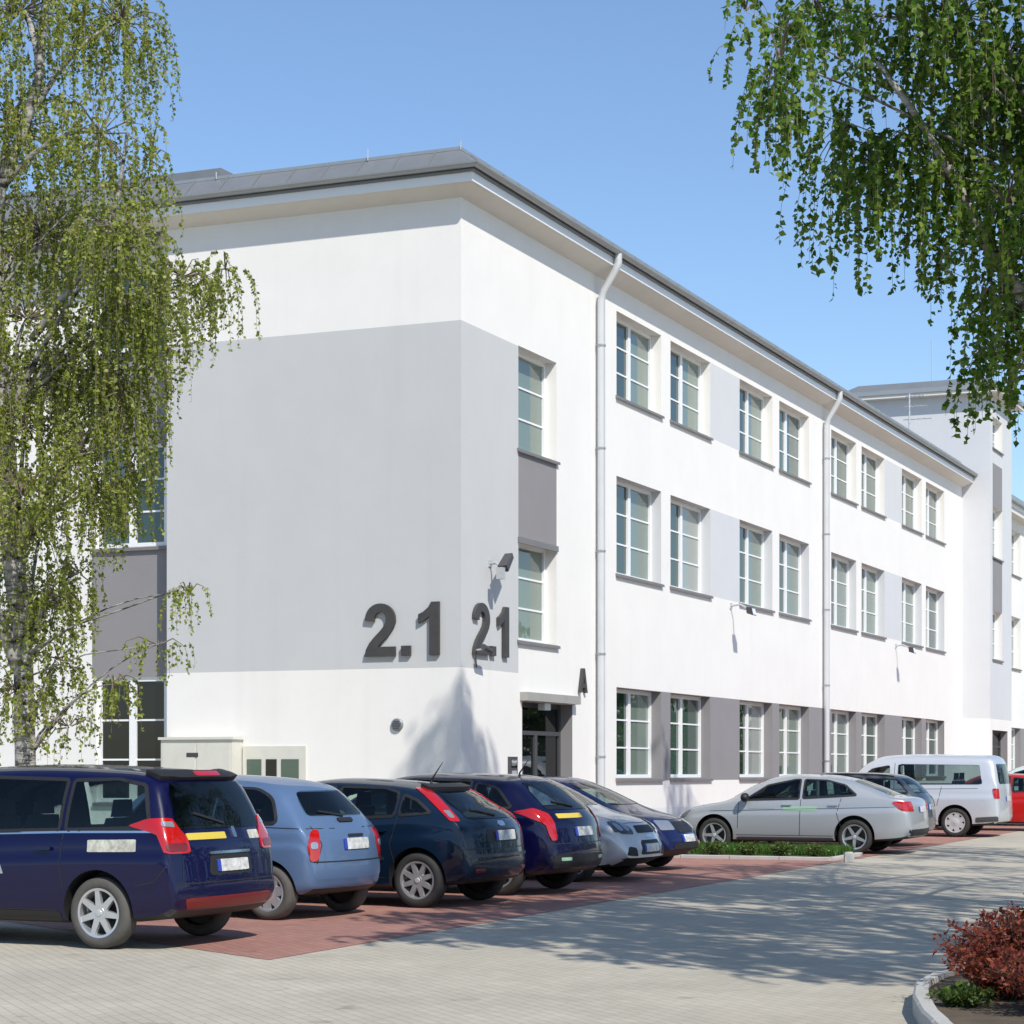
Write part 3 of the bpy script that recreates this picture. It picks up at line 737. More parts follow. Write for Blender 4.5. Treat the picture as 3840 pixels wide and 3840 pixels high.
def car_body(sp):
    top, bot, belt, wid = sp['top'], sp['bot'], sp['belt'], sp['wid']
    x0, x1 = top[0][0], top[-1][0]
    fine = np.linspace(x0, x1, 3000); zt = pchip(top, fine)
    s = np.concatenate([[0], np.cumsum(np.hypot(np.diff(fine), np.diff(zt)))])
    N = sp.get('n', 84)
    xs = np.interp(np.linspace(0, s[-1], N), s, fine)
    tum = sp.get('tum', 0.30); bF, bR = sp.get('bow', (0.20, 0.10))
    rows = []
    wmax = max(w for _, w in wid)
    for x in xs:
        t = float(pchip(top, x)); b = float(pchip(bot, x)); be = float(pchip(belt, x)); w = float(pchip(wid, x))
        sh = min(be, t - 0.045); sh = max(sh, b + 0.06)
        t = max(t, sh + 0.03)
        hh = sh - b
        pts = [(0, b), (0.55 * w, b), (0.86 * w, b + 0.0)]
        for f, y in ((0.05, 0.945), (0.14, 0.972), (0.26, 0.986), (0.40, 0.996), (0.54, 1.0), (0.66, 0.999), (0.74, 0.997), (0.77, 0.984), (0.86, 0.978), (0.94, 0.972), (1.0, 0.952)):
            pts.append((y * w, b + f * hh))
        g = t - sh
        cr = 0.025 + 0.035 * min(1, g / 0.4)
        ye = max(0.30 * w, 0.952 * w - 0.02 - tum * max(0, g - 0.04))
        C = Vector((ye, t - cr)); P0 = Vector((0.952 * w, sh))
        L = (C - P0).length
        r = min(sp.get('rr', 0.10), 0.5 * L)
        A = C + (P0 - C).normalized() * r
        yb = ye - min(0.14, 0.3 * ye); Bp = Vector((yb, t - cr * (yb / ye)**2))
        for q in (0.3, 0.62): 
            M = P0.lerp(A, q); bul = 0.018 * math.sin(math.pi * q) * min(1, g / 0.4)
            pts.append((M.x + bul, M.y))
        for q in (0, 0.25, 0.5, 0.75, 1.0):
            M = A * (1 - q)**2 + C * 2 * q * (1 - q) + Bp * q * q
            pts.append((M.x, M.y))
        for q in (0.72, 0.48, 0.24, 0.0):
            y = yb * q; pts.append((y, t - cr * (y / ye)**2))
        row = []
        fx = (x - x0) / (x1 - x0)
        bow = bF * max(0, (fx - 0.5) * 2)**1.6 - bR * max(0, (0.5 - fx) * 2)**1.6
        for (y, z) in pts: row.append((x - bow * (y / wmax)**2.2, y, z))
        rows.append(row)
    K = len(rows[0])
    V_, F_ = [], []
    for row in rows:
        V_ += row
        V_ += [(x, -y, z) for (x, y, z) in row[1:-1]]
    M = 2 * K - 2
    ring = list(range(K)) + [K + (K - 3) - i for i in range(K - 2)]
    for i in range(N - 1):
        for j in range(M):
            a, b = ring[j], ring[(j + 1) % M]
            F_.append((i * M + a, i * M + b, (i + 1) * M + b, (i + 1) * M + a))
    for e in (0, N - 1):
        base = e * M
        for j in range(1, K - 2):
            pass
        F_.append(tuple(base + q for q in ring) if e else tuple(base + q for q in reversed(ring)))
    me = bpy.data.meshes.new('body')
    me.from_pydata(V_, [], F_); me.update()
    bm = bmesh.new(); bm.from_mesh(me)
    bmesh.ops.remove_doubles(bm, verts=bm.verts, dist=1e-5)
    ng = [f for f in bm.faces if len(f.verts) > 4]
    bmesh.ops.triangulate(bm, faces=ng)
    bmesh.ops.recalc_face_normals(bm, faces=bm.faces)
    bm.to_mesh(me); bm.free()
    return me

def round_poly(poly, r):
    out = []; n = len(poly)
    for i in range(n):
        p = Vector(poly[i][:2]); a = Vector(poly[i - 1][:2]); b = Vector(poly[(i + 1) % n][:2])
        rr = poly[i][2] if len(poly[i]) > 2 else r
        da = a - p; db = b - p
        ra = min(rr, 0.45 * da.length); rb = min(rr, 0.45 * db.length)
        A = p + da.normalized() * ra; B = p + db.normalized() * rb
        for q in (0, 0.25, 0.5, 0.75, 1): out.append(tuple(A * (1 - q)**2 + p * 2 * q * (1 - q) + B * q * q))
    return out

class Car:
    def __init__(s, sp, label, u, v, flip=False, yaw=0.0, cat='car', scale=1.0):
        s.sp = sp
        x, y = uv(u, v)
        ang = math.atan2(V.y, V.x) + (math.pi if flip else 0) + R(yaw)
        s.e = empty(sp['name'], (x, y, gz(y)))
        n = Vector((0, -0.0075, 1)).normalized()
        fwd = Vector((math.cos(ang), math.sin(ang), 0)); left = n.cross(fwd).normalized(); fwd = left.cross(n)
        s.e.rotation_euler = Matrix((fwd, left, n)).transposed().to_euler()
        s.e.scale = (scale,) * 3
        tag(s.e, label, cat, 'vehicles parked in front of the building')
        me = car_body(sp)
        bm = bmesh.new(); bm.from_mesh(me); s.bvh = BVHTree.FromBMesh(bm); bm.free()
        paint = sp['paint']
        me.materials.append(MATS[paint]); me.materials.append(MATS['black_plastic'])
        # dark underside
        for p in me.polygons:
            if p.normal.z < -0.8 and p.center.z < 0.5: p.material_index = 1
        shade(me, 180)
        o = bpy.data.objects.new('body', me); COL.objects.link(o)
        ra = sp['arch']; c = MB()
        for ax in sp['axles']:
            for sg_ in (1, -1):
                yo = sp['halfw'] + 0.3; yi = sp['halfw'] - 0.30
                prof = [(0.0, sg_ * yi), (ra, sg_ * yi), (ra, sg_ * yo), (0.0, sg_ * yo)]
                n_ = 40; vs = []; 
                for rad, yy in ((ra, sg_ * yi), (ra, sg_ * yo)):
                    for j in range(n_):
                        t = 2 * math.pi * j / n_
                        vs.append((ax + rad * math.cos(t), yy, sp['wr'] + 0.02 + rad * math.sin(t)))
                fs = [(j, (j + 1) % n_, n_ + (j + 1) % n_, n_ + j) for j in range(n_)] + [tuple(range(n_)), tuple(range(2 * n_ - 1, n_ - 1, -1))]
                c.add(vs, fs)
        cme = c.mesh('cutter', ['black_plastic']); recalc(cme)
        co = bpy.data.objects.new('cutter', cme); COL.objects.link(co)
        mod = o.modifiers.new('wells', 'BOOLEAN'); mod.operation = 'DIFFERENCE'; mod.object = co; mod.solver = 'EXACT'; mod.material_mode = 'TRANSFER'
        dg = bpy.context.evaluated_depsgraph_get()
        nme = bpy.data.meshes.new_from_object(o.evaluated_get(dg))
        bpy.data.objects.remove(o); bpy.data.objects.remove(co)
        nme.name = 'body'; shade(nme, 38)
        s.body = link('body', nme, s.e); s.open_side = []; s.open_end = []

    def cut(s, verts_faces):
        for mb, mat in verts_faces:
            cme = mb.mesh('cutter', [mat]); recalc(cme)
            co = bpy.data.objects.new('cutter', cme); COL.objects.link(co); co.parent = s.e
            mod = s.body.modifiers.new('cut', 'BOOLEAN'); mod.operation = 'DIFFERENCE'; mod.object = co; mod.solver = 'EXACT'; mod.material_mode = 'TRANSFER'
            dg = bpy.context.evaluated_depsgraph_get()
            nme = bpy.data.meshes.new_from_object(s.body.evaluated_get(dg))
            s.body.modifiers.clear(); s.body.data = nme; bpy.data.objects.remove(co)
        s.body.data.name = 'body'; shade(s.body.data, 38)

    def finish(s):
        """hollow the cabin, open the windows, put seats in"""
        sp = s.sp; P = [p for poly in s.open_side for p in poly]
        xa, xb = min(p[0] for p in P) - 0.05, max(p[0] for p in P) - 0.15
        zb = min(p[1] for p in P) - 0.10
        xs = [x for x in np.linspace(xa, xb, 26) if float(pchip(sp['top'], x)) - 0.10 > zb + 0.12]
        poly = [(x, zb) for x in (xs[0], xs[-1])] + [(x, float(pchip(sp['top'], x)) - 0.085) for x in reversed(xs)]
        hw = min(0.60, sp['halfw'] * 0.655)
        cab = MB(); cab.prism(poly, lambda x, z: (x, -hw, z), lambda x, z: (x, hw, z))
        sd_ = MB()
        for poly2 in s.open_side:
            q = round_poly(poly2, 0.04)
            cx = sum(p[0] for p in q) / len(q); cz = sum(p[1] for p in q) / len(q)
            q = [(cx + (x - cx) * 0.985, cz + (z - cz) * 0.97) for x, z in q]
            for k in (1, -1): sd_.prism(q, lambda x, z, k=k: (x, k * (hw - 0.06), z), lambda x, z, k=k: (x, k * 1.3, z))
        jobs = [(cab, 'cabin_lining'), (sd_, 'black_plastic')]
        for (sd, poly3) in s.open_end:
            q = round_poly(poly3, 0.05); cz = sum(p[1] for p in q) / len(q)
            q = [(y * 0.97, cz + (z - cz) * 0.95) for y, z in q]
            e = MB(); x_out = 3.2 * sd; x_in = (xs[0] + 0.45) if sd < 0 else (xs[-1] - 0.30)
            e.prism(q, lambda y, z: (x_out, y, z), lambda y, z: (x_in, y, z)); jobs.append((e, 'black_plastic'))
        s.cut(jobs)
        for x in (xs[-1] - 0.55, xs[0] + (0.55 if xs[-1] - xs[0] < 2.2 else 0.85)):
            t = min(zb + 0.42, float(pchip(sp['top'], x)) - 0.14)
            for y in (-0.30, 0.30):
                m = MB()
                m.add([(x, y - .23, zb + .002), (x, y + .23, zb + .002), (x - .06, y + .19, t - .17), (x - .06, y - .19, t - .17), (x - .12, y - .23, zb + .002), (x - .12, y + .23, zb + .002), (x - .15, y + .19, t - .17), (x - .15, y - .19, t - .17)],
                      [(0, 1, 2, 3), (7, 6, 5, 4), (0, 4, 5, 1), (1, 5, 6, 2), (2, 6, 7, 3), (3, 7, 4, 0)])
                m.add([(x - .07, y - .13, t - .16), (x - .07, y + .13, t - .16), (x - .08, y + .10, t), (x - .08, y - .10, t), (x - .14, y - .13, t - .16), (x - .14, y + .13, t - .16), (x - .15, y + .10, t), (x - .15, y - .10, t)],
                      [(0, 1, 2, 3), (7, 6, 5, 4), (0, 4, 5, 1), (1, 5, 6, 2), (2, 6, 7, 3), (3, 7, 4, 0)])
                m.build('seat', 'seat_cloth', s.e)

    def cast(s, axis, sd, a, b):
        if axis == 'y': o, d = Vector((a, 4 * sd, b)), Vector((0, -sd, 0))
        elif axis == 'x': o, d = Vector((6 * sd, a, b)), Vector((-sd, 0, 0))
        elif axis in 'df':                              # across a corner: d rear, f front
            e = -1 if axis == 'd' else 1
            xe = s.sp['top'][0][0] if e < 0 else s.sp['top'][-1][0]
            ov = Vector((e, sd, 0)).normalized(); tv = Vector((-e, sd, 0)).normalized()
            o = Vector((xe, sd * s.sp['halfw'], b)) + tv * a + ov * 4; d = -ov
        else: o, d = Vector((a, b, 4)), Vector((0, 0, -1))
        h = s.bvh.ray_cast(o, d)
        if h[0] is None or (axis == 'y' and h[0].y * sd < 0.15):
            q = Vector((a, 0.8 * sd, b)) if axis == 'y' else (Vector((2.1 * sd, a, b)) if axis == 'x' else Vector((a, b, 1.5)))
            h = s.bvh.find_nearest(q)
        return h[0], h[1]

    def patch(s, name, regs, mat, parent=None, off=0.004, r=0.03, nx=14, ny=8, thick=0.012, label=None):
        """regs: list of (axis, side, polygon); a curved panel that follows the body, one mesh"""
        mb = MB()
        if 'glass' in mat:
            for (axis, sd, poly) in regs:
                if axis == 'y' and sd == 1: s.open_side.append(poly)
                if axis == 'x': s.open_end.append((sd, poly))
        for (axis, sd, poly) in regs:
            P = round_poly(poly, r)
            a0 = min(p[0] for p in P); a1 = max(p[0] for p in P)
            cols = []
            for i in range(nx + 1):
                q = 0.5 - 0.5 * math.cos(math.pi * i / nx); q = 0.5 * q + 0.5 * i / nx
                a = a0 + (a1 - a0) * min(max(q, 0.002), 0.998)
                zs = []
                for k in range(len(P)):
                    (xa, za), (xb, zb) = P[k], P[(k + 1) % len(P)]
                    if (xa - a) * (xb - a) <= 0 and abs(xa - xb) > 1e-9:
                        zs.append(za + (zb - za) * (a - xa) / (xb - xa))
                if len(zs) < 2: continue
                cols.append((a, min(zs), max(zs)))
            top, low = [], []
            for (a, lo, hi) in cols:
                for j in range(ny + 1):
                    h, n = s.cast(axis, sd, a, lo + (hi - lo) * j / ny)
                    top.append(h + n * off); low.append(h - n * thick)
            m = ny + 1; C = len(cols); fs = []
            for i in range(C - 1):
                for j in range(ny): fs.append((i * m + j, (i + 1) * m + j, (i + 1) * m + j + 1, i * m + j + 1))
            k = len(top); vs = top + low
            for i in range(C - 1):
                fs.append((i * m, k + i * m, k + (i + 1) * m, (i + 1) * m)); fs.append((i * m + ny, (i + 1) * m + ny, k + (i + 1) * m + ny, k + i * m + ny))
            for j in range(ny):
                fs.append((j, j + 1, k + j + 1, k + j)); fs.append(((C - 1) * m + j, k + (C - 1) * m + j, k + (C - 1) * m + j + 1, (C - 1) * m + j + 1))
            mb.add(vs, fs)
        o = mb.build(name, mat, parent or s.e, smooth=40)
        if label: o['label'] = label
        return o

    def line(s, name, axis, sd, pts, w=0.010, mat='black_plastic', parent=None, off=0.0025, step=0.05):
        """thin strip along the surface (shut line, trim)"""
        mb = MB(); path = []
        for (a, b) in zip(pts[:-1], pts[1:]):
            n = max(1, int(math.dist(a, b) / step))
            for i in range(n): path.append((a[0] + (b[0] - a[0]) * i / n, a[1] + (b[1] - a[1]) * i / n))
        path.append(pts[-1])
        hs = [s.cast(axis, sd, *p) for p in path]
        vs = []
        for i, (h, n) in enumerate(hs):
            d = (hs[min(i + 1, len(hs) - 1)][0] - hs[max(i - 1, 0)][0])
            d = d.normalized() if d.length > 1e-6 else Vector((1, 0, 0))
            t = n.cross(d).normalized()
            vs += [h + n * off + t * w / 2, h + n * off - t * w / 2, h - n * 0.004 - t * w / 2, h - n * 0.004 + t * w / 2]
        fs = []
        for i in range(len(hs) - 1):
            for k in range(4): fs.append((i * 4 + k, i * 4 + (k + 1) % 4, (i + 1) * 4 + (k + 1) % 4, (i + 1) * 4 + k))
        fs += [(3, 2, 1, 0), tuple(len(vs) - 4 + q for q in range(4))]
        mb.add(vs, fs)
        return mb.build(name, mat, parent or s.body)

    def wheels(s, style, spokes=7, tyre='rubber', rimmat='rim_metal'):
        sp = s.sp; wr = sp['wr']; rr = sp.get('rim', wr * 0.70); tw = 0.20
        key = (sp['name'], style)
        t = MB(); hw = tw / 2
        t.lathe_y([(rr - .005, -hw + .02), (rr + .012, -hw + .004), (wr - .05, -hw - .004), (wr - .018, -hw + .012), (wr - .003, -hw + .035), (wr, -hw + .06), (wr, hw - .06), (wr - .003, hw - .035), (wr - .018, hw - .012), (wr - .05, hw + .004), (rr + .012, hw - .004), (rr - .005, hw - .02)], 40)
        tme = t.mesh('tyre', tyre); recalc(tme); shade(tme, 50)
        h = MB(); h.lathe_y([(0.0, -0.02), (rr - .012, -0.02), (rr - .012, -0.03), (0.0, -0.03)], 32)
        hme = h.mesh('wheel', 'dark_steel'); recalc(hme); shade(hme, 40)
        q = MB(); yo = hw - 0.012
        q.lathe_y([(rr - .03, -0.02), (rr - .022, yo - .03), (rr - .018, yo), (rr + .004, yo + .004), (rr + .008, yo - .02), (rr, -0.02)], 40)
        if style == 'cover':       # full cover: dished disc with rim of oval holes left by broad spokes
            q.lathe_y([(0, yo - .004), (rr * .40, yo - .002), (rr * .50, yo - .012)], 32)
            wi, wo_ = rr * 0.27, rr * 0.22
        elif style == 'star':
            q.lathe_y([(0, yo - .012), (rr * .20, yo - .010), (rr * .26, yo - .03)], 24)
            wi, wo_ = rr * 0.13, rr * 0.085
        else:
            q.lathe_y([(0, yo - .008), (rr * .26, yo - .006), (rr * .33, yo - .025)], 24)
            wi, wo_ = rr * 0.15, rr * 0.10
        for k in range(spokes):
            a = 2 * math.pi * (k + 0.2) / spokes
            ra, rb = rr * (0.42 if style == 'cover' else 0.2), rr - .012
            pts = []
            for (rad, w, y) in ((ra, wi, yo - .008), (rb, wo_, yo - .004)):
                for sg_ in (-1, 1):
                    pts.append((rad * math.cos(a) - sg_ * w * math.sin(a), y, rad * math.sin(a) + sg_ * w * math.cos(a)))
                for sg_ in (-1, 1):
                    pts.append((rad * math.cos(a) - sg_ * w * 1.15 * math.sin(a), y - 0.03, rad * math.sin(a) + sg_ * w * 1.15 * math.cos(a)))
            q.add(pts, [(0, 1, 5, 4), (0, 4, 6, 2), (1, 3, 7, 5), (2, 6, 7, 3)])
        rme = q.mesh('rim', rimmat); recalc(rme); shade(rme, 35)
        c = MB(); c.lathe_y([(0, yo + .006), (rr * .13, yo + .004), (rr * .15, yo - .012)], 16); cme = c.mesh('hub_cap', 'light_metal'); recalc(cme); shade(cme, 40)
        for ax in sp['axles']:
            for sd in (1, -1):
                w = link('wheel', hme, s.e); w.location = (ax, sd * (sp['halfw'] - hw - 0.025), wr)
                w.rotation_euler = (0, random.uniform(0, 3), 0 if sd > 0 else math.pi)
                link('tyre', tme, w); link('rim', rme, w); link('hub_cap', cme, w)

    def mirror(s, x, z, mat, sides=(1, -1)):
        for sd in sides:
            h, n = s.cast('y', sd, x, z)
            mb = MB(); prof = [(0.0, 0.0), (0.055, 0.01), (0.085, 0.04), (0.09, 0.09), (0.07, 0.13), (0.0, 0.14)]
            c = h + Vector((0.0, sd * 0.15, 0.03))
            vs = []; n_ = 16
            for (r_, q) in prof:
                for j in range(n_):
                    t = 2 * math.pi * j / n_
                    vs.append(c + Vector((0.14 - q - 0.07, 1.25 * r_ * math.cos(t), 0.95 * r_ * math.sin(t))))
            fs = [(i * n_ + j, i * n_ + (j + 1) % n_, (i + 1) * n_ + (j + 1) % n_, (i + 1) * n_ + j) for i in range(len(prof) - 1) for j in range(n_)]
            mb.add(vs, fs)
            mb.tube([h - n * .02, c + Vector((0.02, -sd * 0.05, -0.05))], 0.025, 8)
            mb.build('door_mirror', mat, s.e, smooth=50)
    def handles(s, xs, z, mat, sides=(1, -1)):
        for sd in sides:
            for x in xs: s.patch('door_handle', [('y', sd, [(x - .09, z - .016), (x + .09, z - .016), (x + .09, z + .016), (x - .09, z + .016)])], mat, s.body, off=0.03, r=0.014, nx=8, ny=3)
    def plate(s, sd, y, z, w=0.26, h=0.055):
        p = s.patch('number_plate', [('x', sd, [(y - w, z - h), (y + w, z - h), (y + w, z + h), (y - w, z + h)])], 'plate_white', off=0.014, r=0.008, nx=6, ny=3)
        e0 = y + w - 0.05 if sd < 0 else y - w
        s.patch('country_strip', [('x', sd, [(e0, z - h), (e0 + .05, z - h), (e0 + .05, z + h), (e0, z + h)])], 'plate_blue', p, off=0.016, r=0.006, nx=3, ny=3)
        return p
    def side(s, name, poly, mat, sides=(1, -1), **k):
        if name == 'side_window' and s.sp['name'] not in ('passenger_van',):
            q = round_poly(poly, k.get('r', 0.03)); q = q + [q[0]]
            for sd in sides: s.line('window_rim', 'y', sd, q, w=0.036, off=0.008, step=0.12)
        return [s.patch(name, [('y', sd, poly)], mat, **k) for sd in sides]
    def sidelines(s, pts, sides=(1, -1), **k):
        for sd in sides: s.line('shut_line', 'y', sd, pts, **k)
    def wiper(s, z, y0=0.0, y1=0.42, rise=0.10):
        s.line('rear_wiper', 'x', -1, [(y0, z), (y1, z + rise)], w=0.022, off=0.022, parent=s.e)
    def aerial(s, x, l=0.35, lean=-0.5):
        h, n = s.cast('z', 1, x, 0.0)
        m = MB(); m.tube([h - Vector((0, 0, .01)), h + Vector((0, 0, .03)), h + Vector((lean * l, 0, l * .8))], [0.02, 0.012, 0.004], 6); m.build('roof_aerial', 'black_plastic', s.e)

BLK = 'black_plastic'
sym = lambda pts: pts + [(-y, z) for (y, z) in reversed(pts)]   # mirror half outline (y>=0 side listed bottom to top)

# ---- 1 dark blue people carrier (nearest)
sp = dict(name='people_carrier', paint='navy_paint', halfw=0.92, wr=0.325, rim=0.222, arch=0.372, axles=(1.335, -1.39), tum=0.27, bow=(0.20, 0.09), n=96,
    top=[(-2.265, .60), (-2.25, .70), (-2.21, .95), (-2.17, 1.05), (-2.02, 1.42), (-1.95, 1.54), (-1.86, 1.595), (-1.4, 1.64), (-.5, 1.665), (.2, 1.645), (.6, 1.55), (1.35, 1.12), (1.5, 1.05), (1.9, .94), (2.15, .80), (2.25, .62), (2.265, .52)],
    bot=[(-2.265, .44), (-2.22, .36), (-2.0, .27), (-1.0, .22), (1.0, .22), (1.9, .24), (2.2, .32), (2.265, .38)],
    belt=[(-2.27, 1.02), (-1.6, 1.04), (0, .97), (1.2, .93), (2.3, .86)],
    wid=[(-2.265, .84), (-2.22, .885), (-2.0, .905), (-1.4, .918), (0, .92), (1.3, .915), (1.9, .875), (2.2, .77), (2.265, .66)])
c = Car(sp, 'dark blue people carrier with yellow tailgate strip, nearest car at the left edge', -16.80, -2.90, yaw=-2, scale=1.05)
c.wheels('spoke', 7, tyre='worn_rubber')
c.side('side_window', [(-1.93, 1.10), (-1.02, 1.07), (-1.02, 1.52), (-1.5, 1.53), (-1.80, 1.48)], 'car_glass', off=0.006)
c.side('side_window', [(-.95, 1.07), (-.02, 1.04), (-.04, 1.545), (-.95, 1.525)], 'green_car_glass', off=0.006)
c.side('side_window', [(.05, 1.04), (.92, 1.02), (.52, 1.42), (.12, 1.53), (.04, 1.54)], 'car_glass', off=0.006)
for sd in (1, -1): c.line('window_trim', 'y', sd, [(-1.95, 1.065), (-1.0, 1.05), (0, 1.02), (.95, .99)], w=0.02, mat='chrome', off=0.008)
c.patch('rear_window', [('x', -1, [(-.70, 1.08), (.70, 1.08), (.66, 1.30), (.60, 1.50), (-.60, 1.50), (-.66, 1.30)])], 'car_glass', off=0.006, r=0.06)
c.wiper(1.12)
c.patch('rear_spoiler', [('x', -1, [(-.64, 1.52), (.64, 1.52), (.60, 1.575), (-.60, 1.575)])], BLK, off=0.05, r=0.02, thick=.02)
c.patch('brake_light', [('x', -1, [(-.20, 1.530), (.20, 1.530), (.20, 1.562), (-.20, 1.562)])], 'red_lens', off=0.056, r=0.01)
for sd in (1, -1):
    c.patch('tail_light', [('d', sd, [(-.17, .87), (.09, .87), (.13, 1.04), (.36, 1.115), (.20, 1.18), (.0, 1.185), (-.08, 1.07), (-.15, 1.0)])], 'red_lens', off=0.014, r=0.03)
for sd in (1, -1):
    c.patch('lamp_segment', [('d', sd, [(-.13, .89), (.06, .89), (.08, .96), (-.13, .96)])], 'dull_red_lens', off=0.018, r=0.02)
    c.patch('reversing_light', [('d', sd, [(-.02, 1.10), (.10, 1.11), (.10, 1.15), (.0, 1.15)])], 'clear_lens', off=0.018, r=0.015)
c.patch('tailgate_strip', [('x', -1, [(.02, .985), (.60, .985), (.60, 1.045), (.02, 1.045)])], 'yellow_sticker', off=0.007, r=0.006)
c.patch('sticker', [('x', -1, [(-.60, .97), (-.40, .97), (-.40, 1.05), (-.60, 1.05)])], 'pale_sticker', off=0.007, r=0.006)
c.patch('badge', [('x', -1, [(-.16, .99), (-.10, .99), (-.10, 1.09), (-.16, 1.09)])], 'chrome', off=0.012, r=0.02)
c.side('sticker', [(-1.80, .885), (-1.28, .875), (-1.28, .985), (-1.80, .995)], 'pale_sticker', sides=(1,), off=0.005, r=0.008)
c.side('sticker', [(-.35, .66), (.75, .66), (.75, .80), (-.30, .78)], 'grey_sticker', sides=(1,), off=0.005, r=0.01)
c.patch('plate_recess', [('x', -1, [(-.36, .66), (.36, .66), (.34, .84), (-.34, .84)])], BLK, off=0.004, r=0.04)
c.plate(-1, -.02, .745)
c.patch('tailgate_trim', [('x', -1, [(-.34, .85), (.34, .85), (.34, .875), (-.34, .875)])], 'chrome', off=0.014, r=0.01)
c.patch('lower_valance', [('x', -1, [(-.70, .37), (.70, .37), (.72, .47), (-.72, .47)])], 'dull_red_lens', off=0.006, r=0.03)
c.line('shut_line', 'x', -1, [(-.80, .62), (-.72, .60), (.72, .60), (.80, .62)], w=0.012)
for sd in (1, -1): c.line('shut_line', 'x', -1, [(sd * .74, .62), (sd * .70, .85)], w=0.01)
c.sidelines([(-2.16, .80), (-2.0, .62), (-1.80, .58)])
c.sidelines([(-1.0, 1.05), (-.98, .75), (-1.02, .55)]); c.sidelines([(.0, 1.03), (.02, .35)]); c.sidelines([(-.95, .34), (1.0, .34)])
c.sidelines([(1.0, .98), (1.03, .5), (.95, .35)])
c.side('sill_trim', [(-.98, .24), (.92, .24), (.92, .33), (-.98, .33)], BLK, off=0.006, nx=20, ny=3)
c.handles((-.80, .20), .90, 'navy_paint'); c.mirror(.95, 1.03, 'navy_paint')
c.patch('windscreen', [('x', 1, [(-.66, 1.12), (.66, 1.12), (.56, 1.52), (-.56, 1.52)])], 'car_glass', off=0.005, r=0.06)
for sd in (1, -1): c.patch('headlight', [('x', 1, [(sd * .42, .70), (sd * .80, .74), (sd * .82, .90), (sd * .62, .86)])], 'clear_lens', off=0.01)
c.patch('grille', [('x', 1, [(-.42, .42), (.42, .42), (.36, .62), (-.36, .62)])], BLK, off=0.008); c.plate(1, 0, .52)
for sd in (1, -1): c.line('roof_rail', 'z', 1, [(-1.7, sd * .60), (.2, sd * .60)], w=0.03, mat='sheet_metal', off=0.02)

c.finish()
# ---- 2 light blue rounded hatchback
sp = dict(name='small_hatchback', paint='light_blue_paint', halfw=0.83, wr=0.295, rim=0.20, arch=0.335, axles=(1.18, -1.25), tum=0.34, bow=(0.24, 0.17), rr=0.16,
    top=[(-1.86, .58), (-1.855, .66), (-1.82, .90), (-1.76, .99), (-1.50, 1.27), (-1.36, 1.40), (-1.22, 1.46), (-.8, 1.515), (-.1, 1.54), (.35, 1.49), (.6, 1.38), (1.1, 1.02), (1.3, .94), (1.6, .84), (1.78, .70), (1.85, .54), (1.86, .46)],
    bot=[(-1.86, .44), (-1.82, .34), (-1.6, .26), (-.9, .2), (.9, .2), (1.6, .24), (1.86, .36)],
    belt=[(-1.87, .97), (-1.2, .98), (0, .93), (1.0, .90), (1.87, .80)],
    wid=[(-1.86, .66), (-1.82, .735), (-1.6, .80), (-1.1, .828), (0, .83), (1.1, .825), (1.6, .76), (1.8, .64), (1.86, .52)])
c = Car(sp, 'light blue rounded small hatchback between the people carrier and the dark teal hatchback', -13.00, -2.75, yaw=-5, scale=1.05)
c.wheels('cover', 7, tyre='worn_rubber')
c.side('side_window', [(-1.36, 1.03), (-.55, 1.01), (-.55, 1.40), (-1.0, 1.39), (-1.22, 1.30)], 'car_glass', r=0.08)
c.side('side_window', [(-.48, 1.01), (.72, .97), (.42, 1.33), (.1, 1.42), (-.48, 1.42)], 'car_glass', r=0.06)
c.patch('rear_window', [('x', -1, [(-.55, 1.10), (.55, 1.10), (.52, 1.2), (.44, 1.365), (-.44, 1.365), (-.52, 1.2)])], 'green_car_glass', off=0.007, r=0.1)
for sd in (1, -1):
    c.patch('tail_light', [('d', sd, [(-.10, .64), (.0, .62), (.03, .80), (-.01, .95), (-.11, .96), (-.12, .80)])], 'red_lens', off=0.014, r=0.04)
    c.patch('indicator_lens', [('d', sd, [(-.085, .76), (.0, .76), (.0, .83), (-.085, .83)])], 'clear_lens', off=0.02, r=0.03)
c.plate(-1, -.05, .80, .25, .058)
c.patch('tailgate_handle', [('x', -1, [(-.20, .875), (.10, .875), (.10, .905), (-.20, .905)])], BLK, off=0.012, r=0.01)
c.line('shut_line', 'x', -1, [(-.66, .62), (.66, .62)], w=0.014); c.line('shut_line', 'x', -1, [(.62, .60), (.54, .8), (.60, 1.0)]); c.line('shut_line', 'x', -1, [(-.62, .60), (-.54, .8), (-.60, 1.0)])
c.wiper(1.09, 0, .36, .05)
c.patch('wiper_motor', [('x', -1, [(-.14, 1.03), (.14, 1.03), (.14, 1.07), (-.14, 1.07)])], BLK, off=0.02, r=0.015)
c.sidelines([(-1.76, .97), (-1.2, .985), (0, .95), (.9, .90)], w=0.01); c.sidelines([(-.52, 1.0), (-.50, .4)]); c.sidelines([(.74, .93), (.72, .4)])
c.handles((-.34,), .86, 'light_blue_paint'); c.mirror(.62, .98, 'light_blue_paint')
c.patch('windscreen', [('x', 1, [(-.56, 1.02), (.56, 1.02), (.46, 1.40), (-.46, 1.40)])], 'car_glass', off=0.005, r=0.06)
for sd in (1, -1): c.patch('headlight', [('x', 1, [(sd * .36, .66), (sd * .62, .66), (sd * .64, .82), (sd * .40, .82)])], 'clear_lens', off=0.01, r=0.06)
c.patch('grille', [('x', 1, [(-.3, .42), (.3, .42), (.3, .52), (-.3, .52)])], BLK, off=0.008); c.plate(1, 0, .6)

c.finish()
